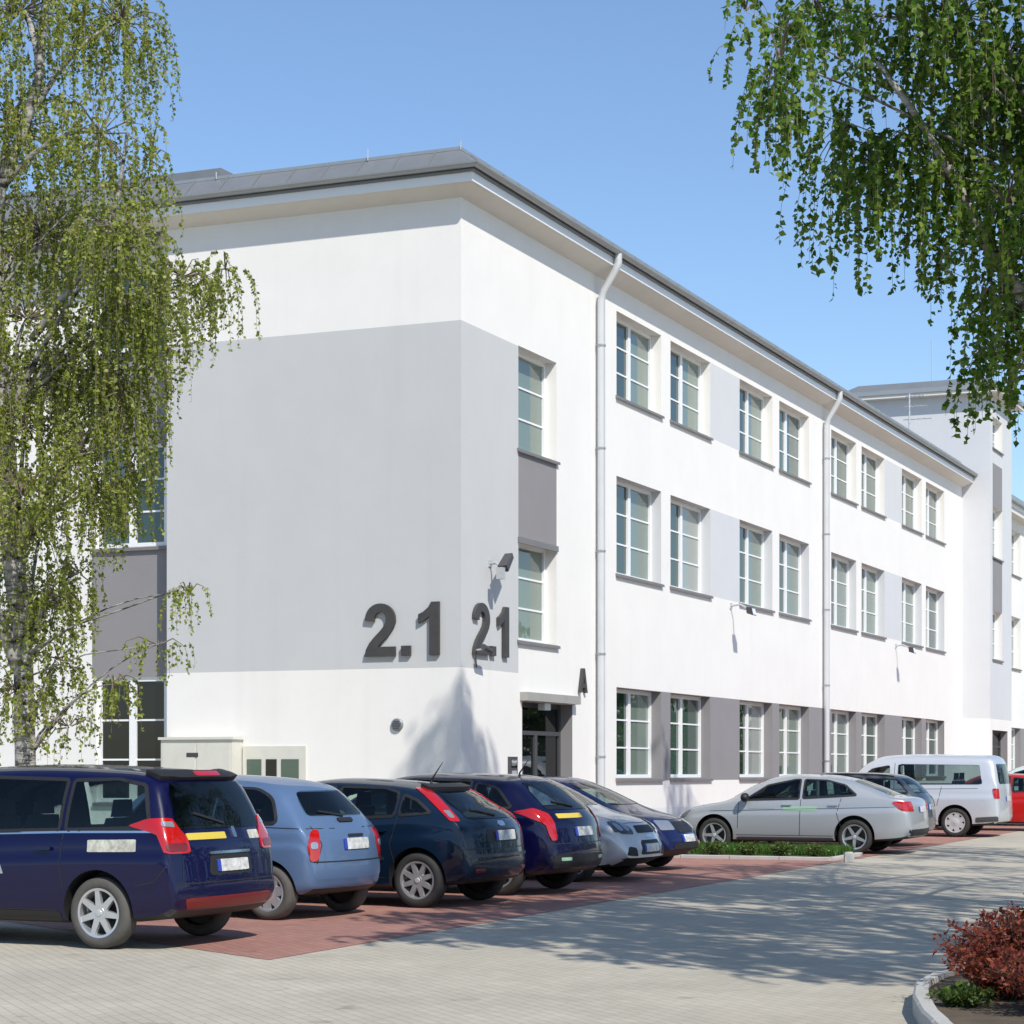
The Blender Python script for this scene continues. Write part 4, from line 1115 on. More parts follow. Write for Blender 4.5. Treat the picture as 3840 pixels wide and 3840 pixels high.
# ---- 3 dark teal hatchback with high tail lights
sp = dict(name='hatchback', paint='dark_teal_paint', halfw=0.85, wr=0.31, rim=0.21, arch=0.35, axles=(1.26, -1.355), tum=0.36, bow=(0.24, 0.17), rr=0.12,
    top=[(-2.075, .56), (-2.06, .66), (-2.02, .88), (-1.98, .95), (-1.62, 1.19), (-1.42, 1.31), (-1.25, 1.365), (-.8, 1.415), (-.1, 1.44), (.3, 1.41), (.6, 1.30), (1.15, .99), (1.3, .93), (1.7, .83), (1.95, .70), (2.06, .54), (2.075, .46)],
    bot=[(-2.075, .42), (-2.03, .33), (-1.8, .26), (-.9, .2), (.9, .2), (1.7, .22), (2.075, .36)],
    belt=[(-2.1, .98), (-1.5, .98), (-.6, .93), (.4, .90), (1.0, .88), (2.1, .80)],
    wid=[(-2.075, .70), (-2.03, .77), (-1.8, .825), (-1.2, .848), (0, .85), (1.2, .845), (1.7, .79), (1.98, .66), (2.075, .54)])
c = Car(sp, 'dark teal hatchback with tall red tail lights high on its rear pillars', -10.56, -3.25, yaw=-3, scale=1.08)
c.wheels('spoke', 8)
c.side('side_window', [(-1.50, 1.06), (-1.12, 1.03), (-1.12, 1.26), (-1.30, 1.20)], 'green_car_glass', off=0.006)
c.side('side_window', [(-1.05, 1.02), (-.28, .98), (-.28, 1.34), (-.85, 1.33), (-1.05, 1.28)], 'green_car_glass', off=0.006)
c.side('side_window', [(-.20, .98), (.78, .95), (.40, 1.23), (-.1, 1.345), (-.20, 1.345)], 'green_car_glass', off=0.006)
c.patch('rear_window', [('x', -1, [(-.58, .99), (.58, .99), (.50, 1.16), (.46, 1.29), (-.46, 1.29), (-.50, 1.16)])], 'car_glass', off=0.006, r=0.05)
for sd in (1, -1):
    c.patch('tail_light', [('d', sd, [(.06, .96), (.18, .97), (.30, 1.16), (.42, 1.335), (.27, 1.335), (.17, 1.18)])], 'red_lens', off=0.012, r=0.03)
for sd in (1, -1): c.patch('indicator_lens', [('d', sd, [(.12, 1.0), (.17, 1.0), (.22, 1.08), (.15, 1.08)])], 'clear_lens', off=0.016, r=0.015)
c.wiper(1.02, 0, .36, .06)
c.patch('rear_spoiler', [('x', -1, [(-.50, 1.30), (.50, 1.30), (.48, 1.34), (-.48, 1.34)])], BLK, off=0.05, r=0.015, thick=.03)
c.plate(-1, -.04, .80, .25, .055)
c.patch('badge', [('x', -1, [(-.08, .905), (.08, .905), (.08, .96), (-.08, .96)])], 'chrome', off=0.01, r=0.03)
c.patch('plate_recess', [('x', -1, [(-.40, .73), (.40, .73), (.36, .88), (-.36, .88)])], BLK, off=0.004, r=0.04)
c.line('shut_line', 'x', -1, [(-.74, .66), (.74, .66)], w=0.012)
c.patch('bumper_strip', [('x', -1, [(-.74, .565), (.74, .565), (.74, .60), (-.74, .60)])], 'grey_plastic', off=0.012, r=0.01)
for sd in (1, -1): c.patch('reflector', [('x', -1, [(sd * .46, .40), (sd * .62, .40), (sd * .62, .44), (sd * .46, .44)])], 'dull_red_lens', off=0.01, r=0.01)
c.sidelines([(-1.1, 1.02), (-1.02, .70), (-1.08, .5)]); c.sidelines([(-.24, .97), (-.22, .34)]); c.sidelines([(.86, .92), (.86, .4)]); c.sidelines([(-.95, .33), (.9, .33)])
c.side('sill_trim', [(-.95, .52), (.85, .52), (.85, .57), (-.95, .57)], BLK, off=0.012, nx=20, ny=3)
c.handles((-.88, -.02), .86, 'dark_teal_paint'); c.mirror(.68, .97, 'dark_teal_paint'); c.aerial(-1.1, .30)
c.patch('windscreen', [('x', 1, [(-.60, 1.0), (.60, 1.0), (.50, 1.32), (-.50, 1.32)])], 'car_glass', off=0.005, r=0.06)
for sd in (1, -1): c.patch('headlight', [('x', 1, [(sd * .36, .62), (sd * .66, .64), (sd * .72, .78), (sd * .50, .76)])], 'clear_lens', off=0.01)
c.patch('grille', [('x', 1, [(-.3, .40), (.3, .40), (.28, .56), (-.28, .56)])], BLK, off=0.008)

c.finish()
# ---- 4 dark blue hatchback with wrap round tail lights
sp = dict(name='family_hatchback', paint='indigo_paint', halfw=0.905, wr=0.315, rim=0.215, arch=0.36, axles=(1.28, -1.33), tum=0.33, bow=(0.26, 0.20), rr=0.13,
    top=[(-2.14, .58), (-2.12, .68), (-2.06, .92), (-2.0, 1.0), (-1.72, 1.24), (-1.5, 1.40), (-1.35, 1.45), (-.8, 1.49), (-.1, 1.50), (.3, 1.46), (.6, 1.36), (1.25, 1.0), (1.4, .94), (1.8, .82), (2.02, .70), (2.12, .54), (2.14, .46)],
    bot=[(-2.14, .40), (-2.1, .32), (-1.8, .25), (-.9, .2), (.9, .2), (1.8, .22), (2.14, .36)],
    belt=[(-2.2, 1.0), (-1.5, 1.01), (-.4, .95), (1.0, .90), (2.2, .80)],
    wid=[(-2.14, .72), (-2.08, .80), (-1.8, .875), (-1.2, .90), (0, .905), (1.2, .90), (1.8, .83), (2.05, .68), (2.14, .54)])
c = Car(sp, 'dark blue hatchback with swept red tail lights and short yellow strip beside the silver car', -7.97, -3.25, yaw=-3, scale=1.07)
c.wheels('spoke', 5)
c.side('side_window', [(-1.50, 1.08), (-.95, 1.04), (-.95, 1.38), (-1.25, 1.32)], 'car_glass', r=0.05)
c.side('side_window', [(-.88, 1.04), (-.08, 1.0), (-.08, 1.42), (-.88, 1.40)], 'car_glass')
c.side('side_window', [(0, 1.0), (.95, .96), (.5, 1.29), (.05, 1.41), (0, 1.41)], 'car_glass')
c.patch('rear_window', [('x', -1, [(-.62, 1.05), (.62, 1.05), (.56, 1.24), (.50, 1.39), (-.50, 1.39), (-.56, 1.24)])], 'green_car_glass', off=0.006, r=0.07)
for sd in (1, -1):
    c.patch('tail_light', [('d', sd, [(-.10, .68), (.0, .68), (.06, .88), (.40, 1.03), (.18, 1.07), (-.02, 1.0), (-.09, .86)])], 'red_lens', off=0.014, r=0.03)
c.wiper(1.08, 0, .38, .06)
c.patch('tailgate_strip', [('x', -1, [(-.05, .945), (.52, .945), (.52, 1.0), (-.05, 1.0)])], 'yellow_sticker', off=0.008, r=0.006)
c.plate(-1, 0, .78, .25, .055)
c.patch('lower_valance', [('x', -1, [(-.74, .34), (.74, .34), (.76, .50), (-.76, .50)])], BLK, off=0.006, r=0.03)
c.line('shut_line', 'x', -1, [(-.76, .64), (.76, .64)], w=0.012)
for sd in (1, -1): c.patch('reflector', [('x', -1, [(sd * .40, .43), (sd * .60, .43), (sd * .60, .47), (sd * .40, .47)])], 'green_sticker', off=0.01, r=0.01)
c.sidelines([(-.92, 1.03), (-.9, .5)]); c.sidelines([(-.03, .99), (0, .34)])
c.handles((-.75, .18), .9, 'indigo_paint'); c.mirror(.80, .99, 'indigo_paint'); c.aerial(-1.2, .25)
c.patch('windscreen', [('x', 1, [(-.62, 1.02), (.62, 1.02), (.52, 1.38), (-.52, 1.38)])], 'car_glass', off=0.005, r=0.06)
for sd in (1, -1): c.patch('headlight', [('x', 1, [(sd * .36, .62), (sd * .66, .64), (sd * .74, .80), (sd * .50, .76)])], 'clear_lens', off=0.01)

c.finish()
# ---- 5 silver saloon facing out
def sedan_spec(name, paint, L=4.40, H=1.50, hw=.865, wb=2.52, fo=.86, hood=.98, tail=1.02, wr=.315):
    h = L / 2; fa = h - fo; ra_ = fa - wb; k = H / 1.5
    return dict(name=name, paint=paint, halfw=hw, wr=wr, rim=wr * .69, arch=wr + .045, axles=(fa, ra_), tum=0.34, bow=(0.20, 0.14), rr=0.12,
        top=[(-h, .58), (-h + .02, .70), (-h + .06, .94), (-h + .14, tail), (-h + .40, tail + .04), (-h + .95, 1.30 * k), (-h + 1.25, 1.42 * k), (-.45, 1.49 * k), (-.1, H), (.2, 1.48 * k), (.55, 1.36 * k), (fa - .12, hood + .06), (fa + .06, hood), (h - .38, hood - .11), (h - .16, hood - .22), (h - .05, .60), (h, .48)],
        bot=[(-h, .40), (-h + .05, .32), (-h + .4, .25), (-.9, .19), (.9, .19), (h - .35, .21), (h, .34)],
        belt=[(-h - .1, 1.0), (-1.4, 1.0), (-.4, .95), (1.0, .91), (h + .1, .80)],
        wid=[(-h, .70), (-h + .06, .77), (-h + .35, .835), (-1.2, hw - .005), (0, hw), (1.2, hw - .005), (h - .35, hw - .06), (h - .1, hw - .12), (h, hw - .20)])
sp = sedan_spec('compact_saloon', 'silver_paint', 4.30, 1.50, hood=.99)
c = Car(sp, 'silver compact car parked nose out with dark twin headlights and black grille', -4.75, -3.08, flip=True, yaw=-3, scale=1.04)
c.wheels('spoke', 5)
c.patch('windscreen', [('x', 1, [(-.62, 1.06), (.62, 1.06), (.54, 1.40), (-.54, 1.40)])], 'car_glass', off=0.006, r=0.06)
c.side('side_window', [(-.10, 1.0), (.88, .97), (.42, 1.30), (-.02, 1.41)], 'car_glass'); c.side('side_window', [(-.95, 1.03), (-.18, 1.0), (-.14, 1.41), (-.75, 1.36)], 'car_glass')
for sd in (1, -1):
    hl = c.patch('headlight', [('x', 1, [(sd * .40, .66), (sd * .66, .68), (sd * .68, .84), (sd * .52, .84), (sd * .40, .76)]), ('f', sd, [(-.02, .70), (.10, .70), (.16, .84), (-.02, .85)])], 'dark_lens', off=0.012, r=0.03)
    for y_ in (.50, .63): c.patch('lamp', [('x', 1, [(sd * y_ - .05, .71), (sd * y_ + .05, .71), (sd * y_ + .05, .81), (sd * y_ - .05, .81)])], 'clear_lens', hl, off=0.02, r=0.045)
    c.patch('fog_recess', [('x', 1, [(sd * .42, .36), (sd * .66, .38), (sd * .60, .50), (sd * .46, .48)])], BLK, off=0.008)
c.patch('grille', [('x', 1, [(-.30, .68), (.30, .68), (.28, .78), (-.28, .78)])], BLK, off=0.01, r=0.03)
c.patch('lower_grille', [('x', 1, [(-.34, .38), (.34, .38), (.30, .58), (-.30, .58)])], BLK, off=0.008, r=0.03)
c.patch('badge', [('x', 1, [(-.09, .61), (.09, .61), (.09, .65), (-.09, .65)])], 'chrome', off=0.014, r=0.01)
c.plate(1, 0, .47)
c.line('shut_line', 'x', 1, [(-.60, .80), (-.3, .82), (.3, .82), (.60, .80)]); c.mirror(.74, .99, BLK)
c.line('bonnet_line', 'z', 1, [(1.75, .50), (1.2, .62), (.95, .66)], w=0.01); c.line('bonnet_line', 'z', 1, [(1.75, -.50), (1.2, -.62), (.95, -.66)], w=0.01)
c.sidelines([(-.14, 1.0), (-.12, .34)]); c.sidelines([(.95, .9), (.95, .4)])

c.finish()
# ---- 6 blue saloon facing out
sp = sedan_spec('saloon_car', 'blue_paint', 4.50, 1.47, hood=.95)
c = Car(sp, 'dark blue saloon parked nose out, last in the row before the grass strip', -1.75, -2.58, flip=True, yaw=-2, scale=1.02)
c.wheels('spoke', 5)
c.patch('windscreen', [('x', 1, [(-.62, 1.03), (.62, 1.03), (.54, 1.37), (-.54, 1.37)])], 'green_car_glass', off=0.006, r=0.06)
c.side('side_window', [(-.10, 1.0), (.95, .97), (.46, 1.28), (-.02, 1.38)], 'car_glass'); c.side('side_window', [(-.95, 1.03), (-.18, 1.0), (-.14, 1.38), (-.75, 1.33)], 'car_glass')
for sd in (1, -1):
    c.patch('headlight', [('f', sd, [(-.26, .64), (.05, .64), (.12, .79), (-.22, .78)])], 'clear_lens', off=0.012, r=0.03)
c.patch('grille', [('x', 1, [(-.30, .60), (.30, .60), (.32, .76), (-.32, .76)])], BLK, off=0.01, r=0.02)
c.patch('lower_grille', [('x', 1, [(-.55, .32), (.55, .32), (.50, .44), (-.50, .44)])], BLK, off=0.008, r=0.03)
c.plate(1, 0, .51); c.mirror(.80, .97, BLK)
c.line('shut_line', 'x', 1, [(-.60, .80), (.60, .80)]); c.sidelines([(-.14, 1.0), (-.12, .34)])

c.finish()
# ---- 7 silver notchback seen from the side
sp = dict(name='saloon_car', paint='silver_green_paint', halfw=0.905, wr=0.32, rim=0.225, arch=0.375, axles=(1.43, -1.25), tum=0.36, bow=(0.18, 0.10), rr=0.12,
    top=[(-2.33, .58), (-2.32, .70), (-2.27, .96), (-2.19, 1.03), (-1.98, 1.06), (-1.45, 1.25), (-1.05, 1.38), (-.6, 1.445), (0, 1.46), (.3, 1.43), (.65, 1.32), (1.22, 1.01), (1.4, .95), (1.9, .86), (2.17, .77), (2.30, .60), (2.33, .46)],
    bot=[(-2.33, .40), (-2.28, .32), (-1.95, .26), (-.9, .21), (.9, .21), (1.9, .22), (2.33, .36)],
    belt=[(-2.4, 1.01), (-1.5, 1.0), (-.4, .955), (1.1, .91), (2.4, .80)],
    wid=[(-2.33, .72), (-2.27, .80), (-1.95, .875), (-1.2, .90), (0, .905), (1.3, .90), (1.9, .86), (2.2, .78), (2.33, .66)])
c = Car(sp, 'silver saloon with green door lettering strip parked behind the grass strip', 5.65, -4.60, scale=1.02)
c.wheels('star', 5)
c.side('side_window', [(-1.28, 1.08), (-.28, 1.02), (-.28, 1.36), (-.7, 1.345), (-1.05, 1.26)], 'green_car_glass', off=0.006)
c.side('side_window', [(-.20, 1.01), (.84, .98), (.42, 1.25), (-.1, 1.36), (-.20, 1.36)], 'green_car_glass', off=0.006)
c.patch('rear_window', [('z', 1, [(-1.88, -.50), (-1.15, -.46), (-1.15, .46), (-1.88, .50)])], 'car_glass', off=0.006, r=0.05)
for sd in (1, -1):
    c.patch('tail_light', [('d', sd, [(-.20, .79), (.10, .80), (.24, .95), (.20, .97), (-.16, .965)])], 'red_lens', off=0.012, r=0.02)
c.plate(-1, 0, .82, .25, .05)
c.patch('lower_valance', [('x', -1, [(-.74, .34), (.74, .34), (.76, .46), (-.76, .46)])], BLK, off=0.006, r=0.03)
c.side('door_strip', [(-.55, .79), (.10, .79), (.10, .87), (-.55, .87)], 'green_sticker', sides=(1,), off=0.005, r=0.008)
c.side('door_strip', [(.25, .82), (.75, .82), (.75, .86), (.25, .86)], 'grey_sticker', sides=(1,), off=0.005, r=0.008)
c.sidelines([(-.24, 1.0), (-.22, .34)]); c.sidelines([(-1.0, 1.02), (-.92, .75), (-1.0, .5)]); c.sidelines([(.95, .94), (.97, .45)]); c.sidelines([(-.85, .33), (1.0, .33)])
c.sidelines([(-2.0, .88), (0, .82), (1.5, .78)], w=0.006, mat='silver_green_paint', off=0.012)
c.side('sill_trim', [(-.86, .24), (1.0, .24), (1.0, .30), (-.86, .30)], 'grey_plastic', off=0.006, nx=20, ny=3)
c.handles((-.85, .02), .90, 'silver_green_paint'); c.mirror(.80, 1.0, BLK)
c.patch('windscreen', [('x', 1, [(-.62, 1.03), (.62, 1.03), (.54, 1.35), (-.54, 1.35)])], 'car_glass', off=0.006, r=0.06)
for sd in (1, -1): c.patch('headlight', [('x', 1, [(sd * .42, .62), (sd * .72, .64), (sd * .76, .78), (sd * .48, .76)]), ('f', sd, [(-.02, .65), (.14, .66), (.24, .79), (-.02, .77)])], 'clear_lens', off=0.012)
c.patch('grille', [('x', 1, [(-.36, .60), (.36, .60), (.38, .74), (-.38, .74)])], BLK, off=0.01)

c.finish()
# ---- 8 grey estate behind it
sp = dict(name='estate_car', paint='grey_paint', halfw=0.89, wr=0.315, rim=0.215, arch=0.36, axles=(1.38, -1.25), tum=0.34, bow=(0.26, 0.16), rr=0.12,
    top=[(-2.27, .58), (-2.26, .70), (-2.20, .98), (-2.14, 1.05), (-1.82, 1.36), (-1.66, 1.44), (-1.4, 1.475), (-.5, 1.50), (.1, 1.48), (.35, 1.43), (.65, 1.32), (1.22, 1.01), (1.4, .95), (1.9, .82), (2.12, .70), (2.25, .54), (2.27, .46)],
    bot=[(-2.27, .40), (-2.22, .32), (-1.9, .26), (-.9, .21), (.9, .21), (1.9, .22), (2.27, .36)],
    belt=[(-2.4, 1.03), (-1.5, 1.01), (-.4, .96), (1.1, .91), (2.4, .80)],
    wid=[(-2.27, .72), (-2.2, .80), (-1.9, .865), (-1.2, .885), (0, .89), (1.3, .885), (1.9, .82), (2.15, .68), (2.27, .54)])
c = Car(sp, 'dark grey estate car between the silver saloon and the silver van', 9.2, -4.10)
c.wheels('spoke', 5)
c.side('side_window', [(-1.95, 1.08), (-1.05, 1.04), (-1.05, 1.38), (-1.68, 1.36)], 'car_glass', r=0.05); c.side('side_window', [(-.97, 1.04), (-.15, 1.01), (-.15, 1.41), (-.97, 1.39)], 'car_glass'); c.side('side_window', [(-.07, 1.01), (.9, .98), (.45, 1.28), (-.02, 1.40)], 'car_glass')
c.patch('rear_window', [('x', -1, [(-.60, 1.08), (.60, 1.08), (.50, 1.38), (-.50, 1.38)])], 'green_car_glass', off=0.006, r=0.06)
for sd in (1, -1): c.patch('tail_light', [('d', sd, [(-.14, .78), (.05, .80), (.14, 1.0), (-.05, 1.0)])], 'dull_red_lens', off=0.012)
c.plate(-1, 0, .80); c.sidelines([(-.1, 1.0), (-.1, .34)]); c.mirror(.80, .99, BLK); c.handles((-.8, .1), .9, 'grey_paint')
for sd in (1, -1): c.line('roof_rail', 'z', 1, [(-1.6, sd * .56), (.1, sd * .56)], w=0.03, mat='dark_metal', off=0.03)
c.patch('windscreen', [('x', 1, [(-.60, 1.03), (.60, 1.03), (.52, 1.36), (-.52, 1.36)])], 'car_glass', off=0.006, r=0.06)

c.finish()
# ---- 9 silver van
sp = dict(name='passenger_van', paint='van_silver_paint', halfw=0.90, wr=0.325, rim=0.22, arch=0.38, axles=(1.30, -1.40), tum=0.17, bow=(0.22, 0.08), rr=0.12,
    top=[(-2.42, .60), (-2.415, .72), (-2.39, 1.06), (-2.35, 1.3), (-2.26, 1.70), (-2.20, 1.78), (-2.05, 1.815), (-.5, 1.84), (.3, 1.80), (.6, 1.69), (1.15, 1.22), (1.3, 1.14), (1.75, .98), (2.02, .82), (2.17, .60), (2.20, .46)],
    bot=[(-2.42, .42), (-2.38, .34), (-2.1, .27), (-.9, .23), (.9, .23), (1.8, .24), (2.20, .38)],
    belt=[(-2.3, 1.12), (-1.5, 1.12), (0, 1.10), (1.1, 1.03), (2.3, .86)],
    wid=[(-2.42, .80), (-2.37, .86), (-2.1, .89), (-1.2, .90), (0, .90), (1.2, .895), (1.8, .82), (2.08, .68), (2.20, .54)])
c = Car(sp, 'silver passenger van with one long dark rear side window', 15.1, -4.35, cat='van', scale=1.02)
c.wheels('cover', 7, rimmat='light_metal')
c.side('side_window', [(-2.0, 1.17), (-.10, 1.16), (-.10, 1.62), (-1.94, 1.60)], 'car_glass', r=0.05); c.side('side_window', [(.05, 1.15), (.95, 1.10), (.50, 1.52), (.08, 1.60)], 'green_car_glass', r=0.05)
c.patch('rear_window', [('x', -1, [(-.66, 1.18), (.66, 1.18), (.62, 1.62), (-.62, 1.62)])], 'car_glass', off=0.006, r=0.06)
for sd in (1, -1): c.patch('tail_light', [('d', sd, [(-.06, .86), (.09, .86), (.11, 1.08), (-.04, 1.08)])], 'red_lens', off=0.012)
c.side('bumper_trim', [(-2.34, .36), (-1.85, .33), (-1.85, .44), (-2.34, .47)], 'grey_plastic', off=0.008)
c.plate(-1, 0, .85); c.sidelines([(-.03, 1.64), (-.02, .36)]); c.sidelines([(-1.1, 1.12), (-1.0, .7)]); c.sidelines([(-1.9, 1.08), (1.0, 1.04)]); c.sidelines([(-1.0, .36), (.9, .36)])
c.handles((.10,), .98, 'van_silver_paint'); c.mirror(.85, 1.13, BLK)
c.patch('windscreen', [('x', 1, [(-.64, 1.25), (.64, 1.25), (.58, 1.70), (-.58, 1.70)])], 'car_glass', off=0.006, r=0.06)
for sd in (1, -1): c.patch('headlight', [('x', 1, [(sd * .42, .68), (sd * .70, .70), (sd * .74, .90), (sd * .50, .86)])], 'clear_lens', off=0.012)

c.finish()
# ---- 10 and 11 cars cut by the right edge
for (nm2, paint, lab, u, v, sc_) in (('hatchback', 'red_paint', 'bright red hatchback just right of the silver van', 19.6, -5.65, .94), ('hatchback', 'pale_paint', 'pale greenish hatchback behind the red car at the right edge', 23.6, -6.0, 1.08)):
    sp = dict(name=nm2, paint=paint, halfw=0.86, wr=0.31, rim=0.21, arch=0.352, axles=(1.24, -1.26), tum=0.34, bow=(0.24, 0.17), rr=0.13,
        top=[(-1.98, .58), (-1.97, .68), (-1.92, .92), (-1.87, 1.0), (-1.62, 1.30), (-1.48, 1.40), (-1.35, 1.44), (-.8, 1.48), (-.1, 1.50), (.3, 1.46), (.6, 1.35), (1.15, 1.0), (1.3, .94), (1.65, .83), (1.85, .70), (1.97, .54), (1.98, .46)],
        bot=[(-1.98, .42), (-1.94, .33), (-1.7, .26), (-.9, .2), (.9, .2), (1.6, .22), (1.98, .36)],
        belt=[(-2.1, .99), (-1.4, .99), (-.4, .94), (1.0, .89), (2.1, .80)],
        wid=[(-1.98, .70), (-1.93, .77), (-1.7, .83), (-1.1, .857), (0, .86), (1.1, .855), (1.6, .79), (1.88, .66), (1.98, .54)])
    c = Car(sp, lab, u, v, scale=sc_)
    c.wheels('spoke', 5)
    c.side('side_window', [(-1.45, 1.06), (-.6, 1.02), (-.6, 1.39), (-1.2, 1.33)], 'car_glass', r=0.05); c.side('side_window', [(-.52, 1.02), (.82, .97), (.42, 1.29), (0, 1.41), (-.52, 1.41)], 'car_glass')
    c.patch('rear_window', [('x', -1, [(-.58, 1.05), (.58, 1.05), (.48, 1.37), (-.48, 1.37)])], 'green_car_glass', off=0.006, r=0.06)
    for sd in (1, -1): c.patch('tail_light', [('d', sd, [(-.14, .76), (.04, .78), (.10, .99), (-.06, .99)])], 'red_lens', off=0.012)
    c.plate(-1, 0, .80); c.mirror(.68, .99, paint); c.sidelines([(-.56, 1.0), (-.54, .34)])
    c.patch('windscreen', [('x', 1, [(-.58, 1.02), (.58, 1.02), (.5, 1.38), (-.5, 1.38)])], 'car_glass', off=0.006, r=0.06)
    c.finish()

# ------------------------------------------------------------------ trees and planting
rng = np.random.default_rng(7)
def leaf_mesh(name, C, T, length, width, mat, parent):
    """C centres (n,3), T long axis directions (n,3); one rhombic blade per leaf"""
    n = len(C)
    Rn = rng.normal(size=(n, 3)); S = np.cross(T, Rn); S /= np.linalg.norm(S, axis=1)[:, None] + 1e-9
    T = T / (np.linalg.norm(T, axis=1)[:, None] + 1e-9)
    k = rng.uniform(0.7, 1.25, size=(n, 1))
    L = T * (length * k / 2); W = S * (width * k / 2)
    Nn = np.cross(T, S) * (width * 0.18 * k)
    co = np.stack([C - L, C + W - L * 0.15 + Nn, C + L, C - W - L * 0.15 + Nn], axis=1).reshape(-1, 3)
    me = bpy.data.meshes.new(name)
    me.vertices.add(4 * n); me.vertices.foreach_set('co', co.astype(np.float32).ravel())
    me.loops.add(4 * n); me.loops.foreach_set('vertex_index', np.arange(4 * n, dtype=np.int32))
    me.polygons.add(n); me.polygons.foreach_set('loop_start', np.arange(0, 4 * n, 4, dtype=np.int32))
    me.materials.append(MATS[mat]); me.update(calc_edges=True)
    return link(name, me, parent)

def bez(a, b, c, n):
    a, b, c = Vector(a), Vector(b), Vector(c)
    return [a * (1 - t)**2 + b * 2 * t * (1 - t) + c * t * t for t in [i / n for i in range(n + 1)]]

def birch(name, label, base, trunk, clusters, leafmat, leaf=(0.055, 0.042), per_m=30, limbs=(), bark='birch_bark', trunk_r=0.2, weep=0.9, twigmat='twig_bark', spread=0.10, catname='tree', group='birch trees round the lot'):
    """clusters: (centre, radii, strands, len0, len1) in world space; leaves hang on strands from each cluster"""
    root = empty(name, base); tag(root, label, catname, group)
    B0 = Vector(base)
    tr = MB()
    tp = [Vector(p) - B0 for p in trunk]
    tr.tube(tp, [trunk_r * (1 - 0.80 * i / (len(tp) - 1)) + (0.12 * trunk_r if i == 0 else 0) for i in range(len(tp))], 12)
    for (pts, r0, r1) in limbs:
        q = [Vector(p) - B0 for p in pts]
        tr.tube(q, [r0 + (r1 - r0) * i / (len(q) - 1) for i in range(len(q))], 8)
    tw = MB(); C, T = [], []
    def at_h(z):
        best = min(range(len(tp)), key=lambda i: abs(tp[i].z - z)); return tp[best]
    for (c, rad, n, l0, l1) in clusters:
        c = Vector(c) - B0; rad = Vector(rad)
        a = at_h(c.z - 0.9 - 0.35 * (c.xy - tp[0].xy).length)
        if (a - c).length > 0.6:
            mid = a.lerp(c, 0.5) + Vector((0, 0, 0.55))
            q = bez(a, mid, c, 6); r_ = min(0.055, 0.010 + 0.0006 * n); tr.tube(q, [r_ * (1 - 0.75 * i / 6) for i in range(7)], 6)
        for i in range(n):
            d = rng.normal(size=3); d /= np.linalg.norm(d); d *= rng.uniform(0.15, 1.0)**0.5
            s = c + Vector((d[0] * rad.x, d[1] * rad.y, d[2] * rad.z))
            L = rng.uniform(l0, l1)
            out = Vector((d[0], d[1], 0)) * 0.25 + Vector((rng.normal() * spread, rng.normal() * spread, 0))
            pts = [s + out * (L * (1 - (1 - t)**2)) + Vector((0, 0, -L * (t**1.3 * weep) + 0.10 * L * math.sin(t * math.pi))) for t in (0, 0.25, 0.5, 0.75, 1.0)]
            if i % 3 == 0: tw.tube([c.lerp(s, 0.1), c.lerp(s, 0.6) + Vector((0, 0, 0.08)), s], [0.012, 0.009, 0.005], 4, cap=False)
            tw.tube(pts, [0.004, 0.0035, 0.003, 0.0025, 0.002], 3, cap=False)
            m = max(3, int(L * per_m))
            for t in np.sort(rng.uniform(0.02, 1.0, m)):
                k = min(3, int(t * 4)); f = t * 4 - k
                p = pts[k].lerp(pts[k + 1], f)
                o = rng.normal(size=3); o[2] = -abs(o[2]) * 0.8 - 0.35; o /= np.linalg.norm(o)
                C.append((p.x + o[0] * 0.035, p.y + o[1] * 0.035, p.z + o[2] * 0.035)); T.append(o)
    tr.build('trunk', bark, root, smooth=60, fix=False)
    tw.build('twigs', twigmat, root, fix=False)
    leaf_mesh('crown', np.array(C), np.array(T), leaf[0], leaf[1], leafmat, root)
    return len(C)

F_ = 4150.0
def W3(px, py, D): return ((px - 966) / F_ * D, D, CAM_H + (1458 - py) / F_ * D)
def clus(lst, D, dd, mult=1.0):
    out = []
    for (px, py, rx, ry, n, l0, l1) in lst:
        k = D / F_
        dy = rng.uniform(-dd, dd) * 0.7
        x, y, z = W3(px, py, D + dy)
        out.append(((x, y, z), (rx * k, dd * 0.7, ry * k), int(n * mult), l0, l1))
    return out

def cl3(pts, k=1.0): return [((x, y, z), (r, r, r * .55), int(n * k), .4, 1.0) for (x, y, z, r, n) in pts]

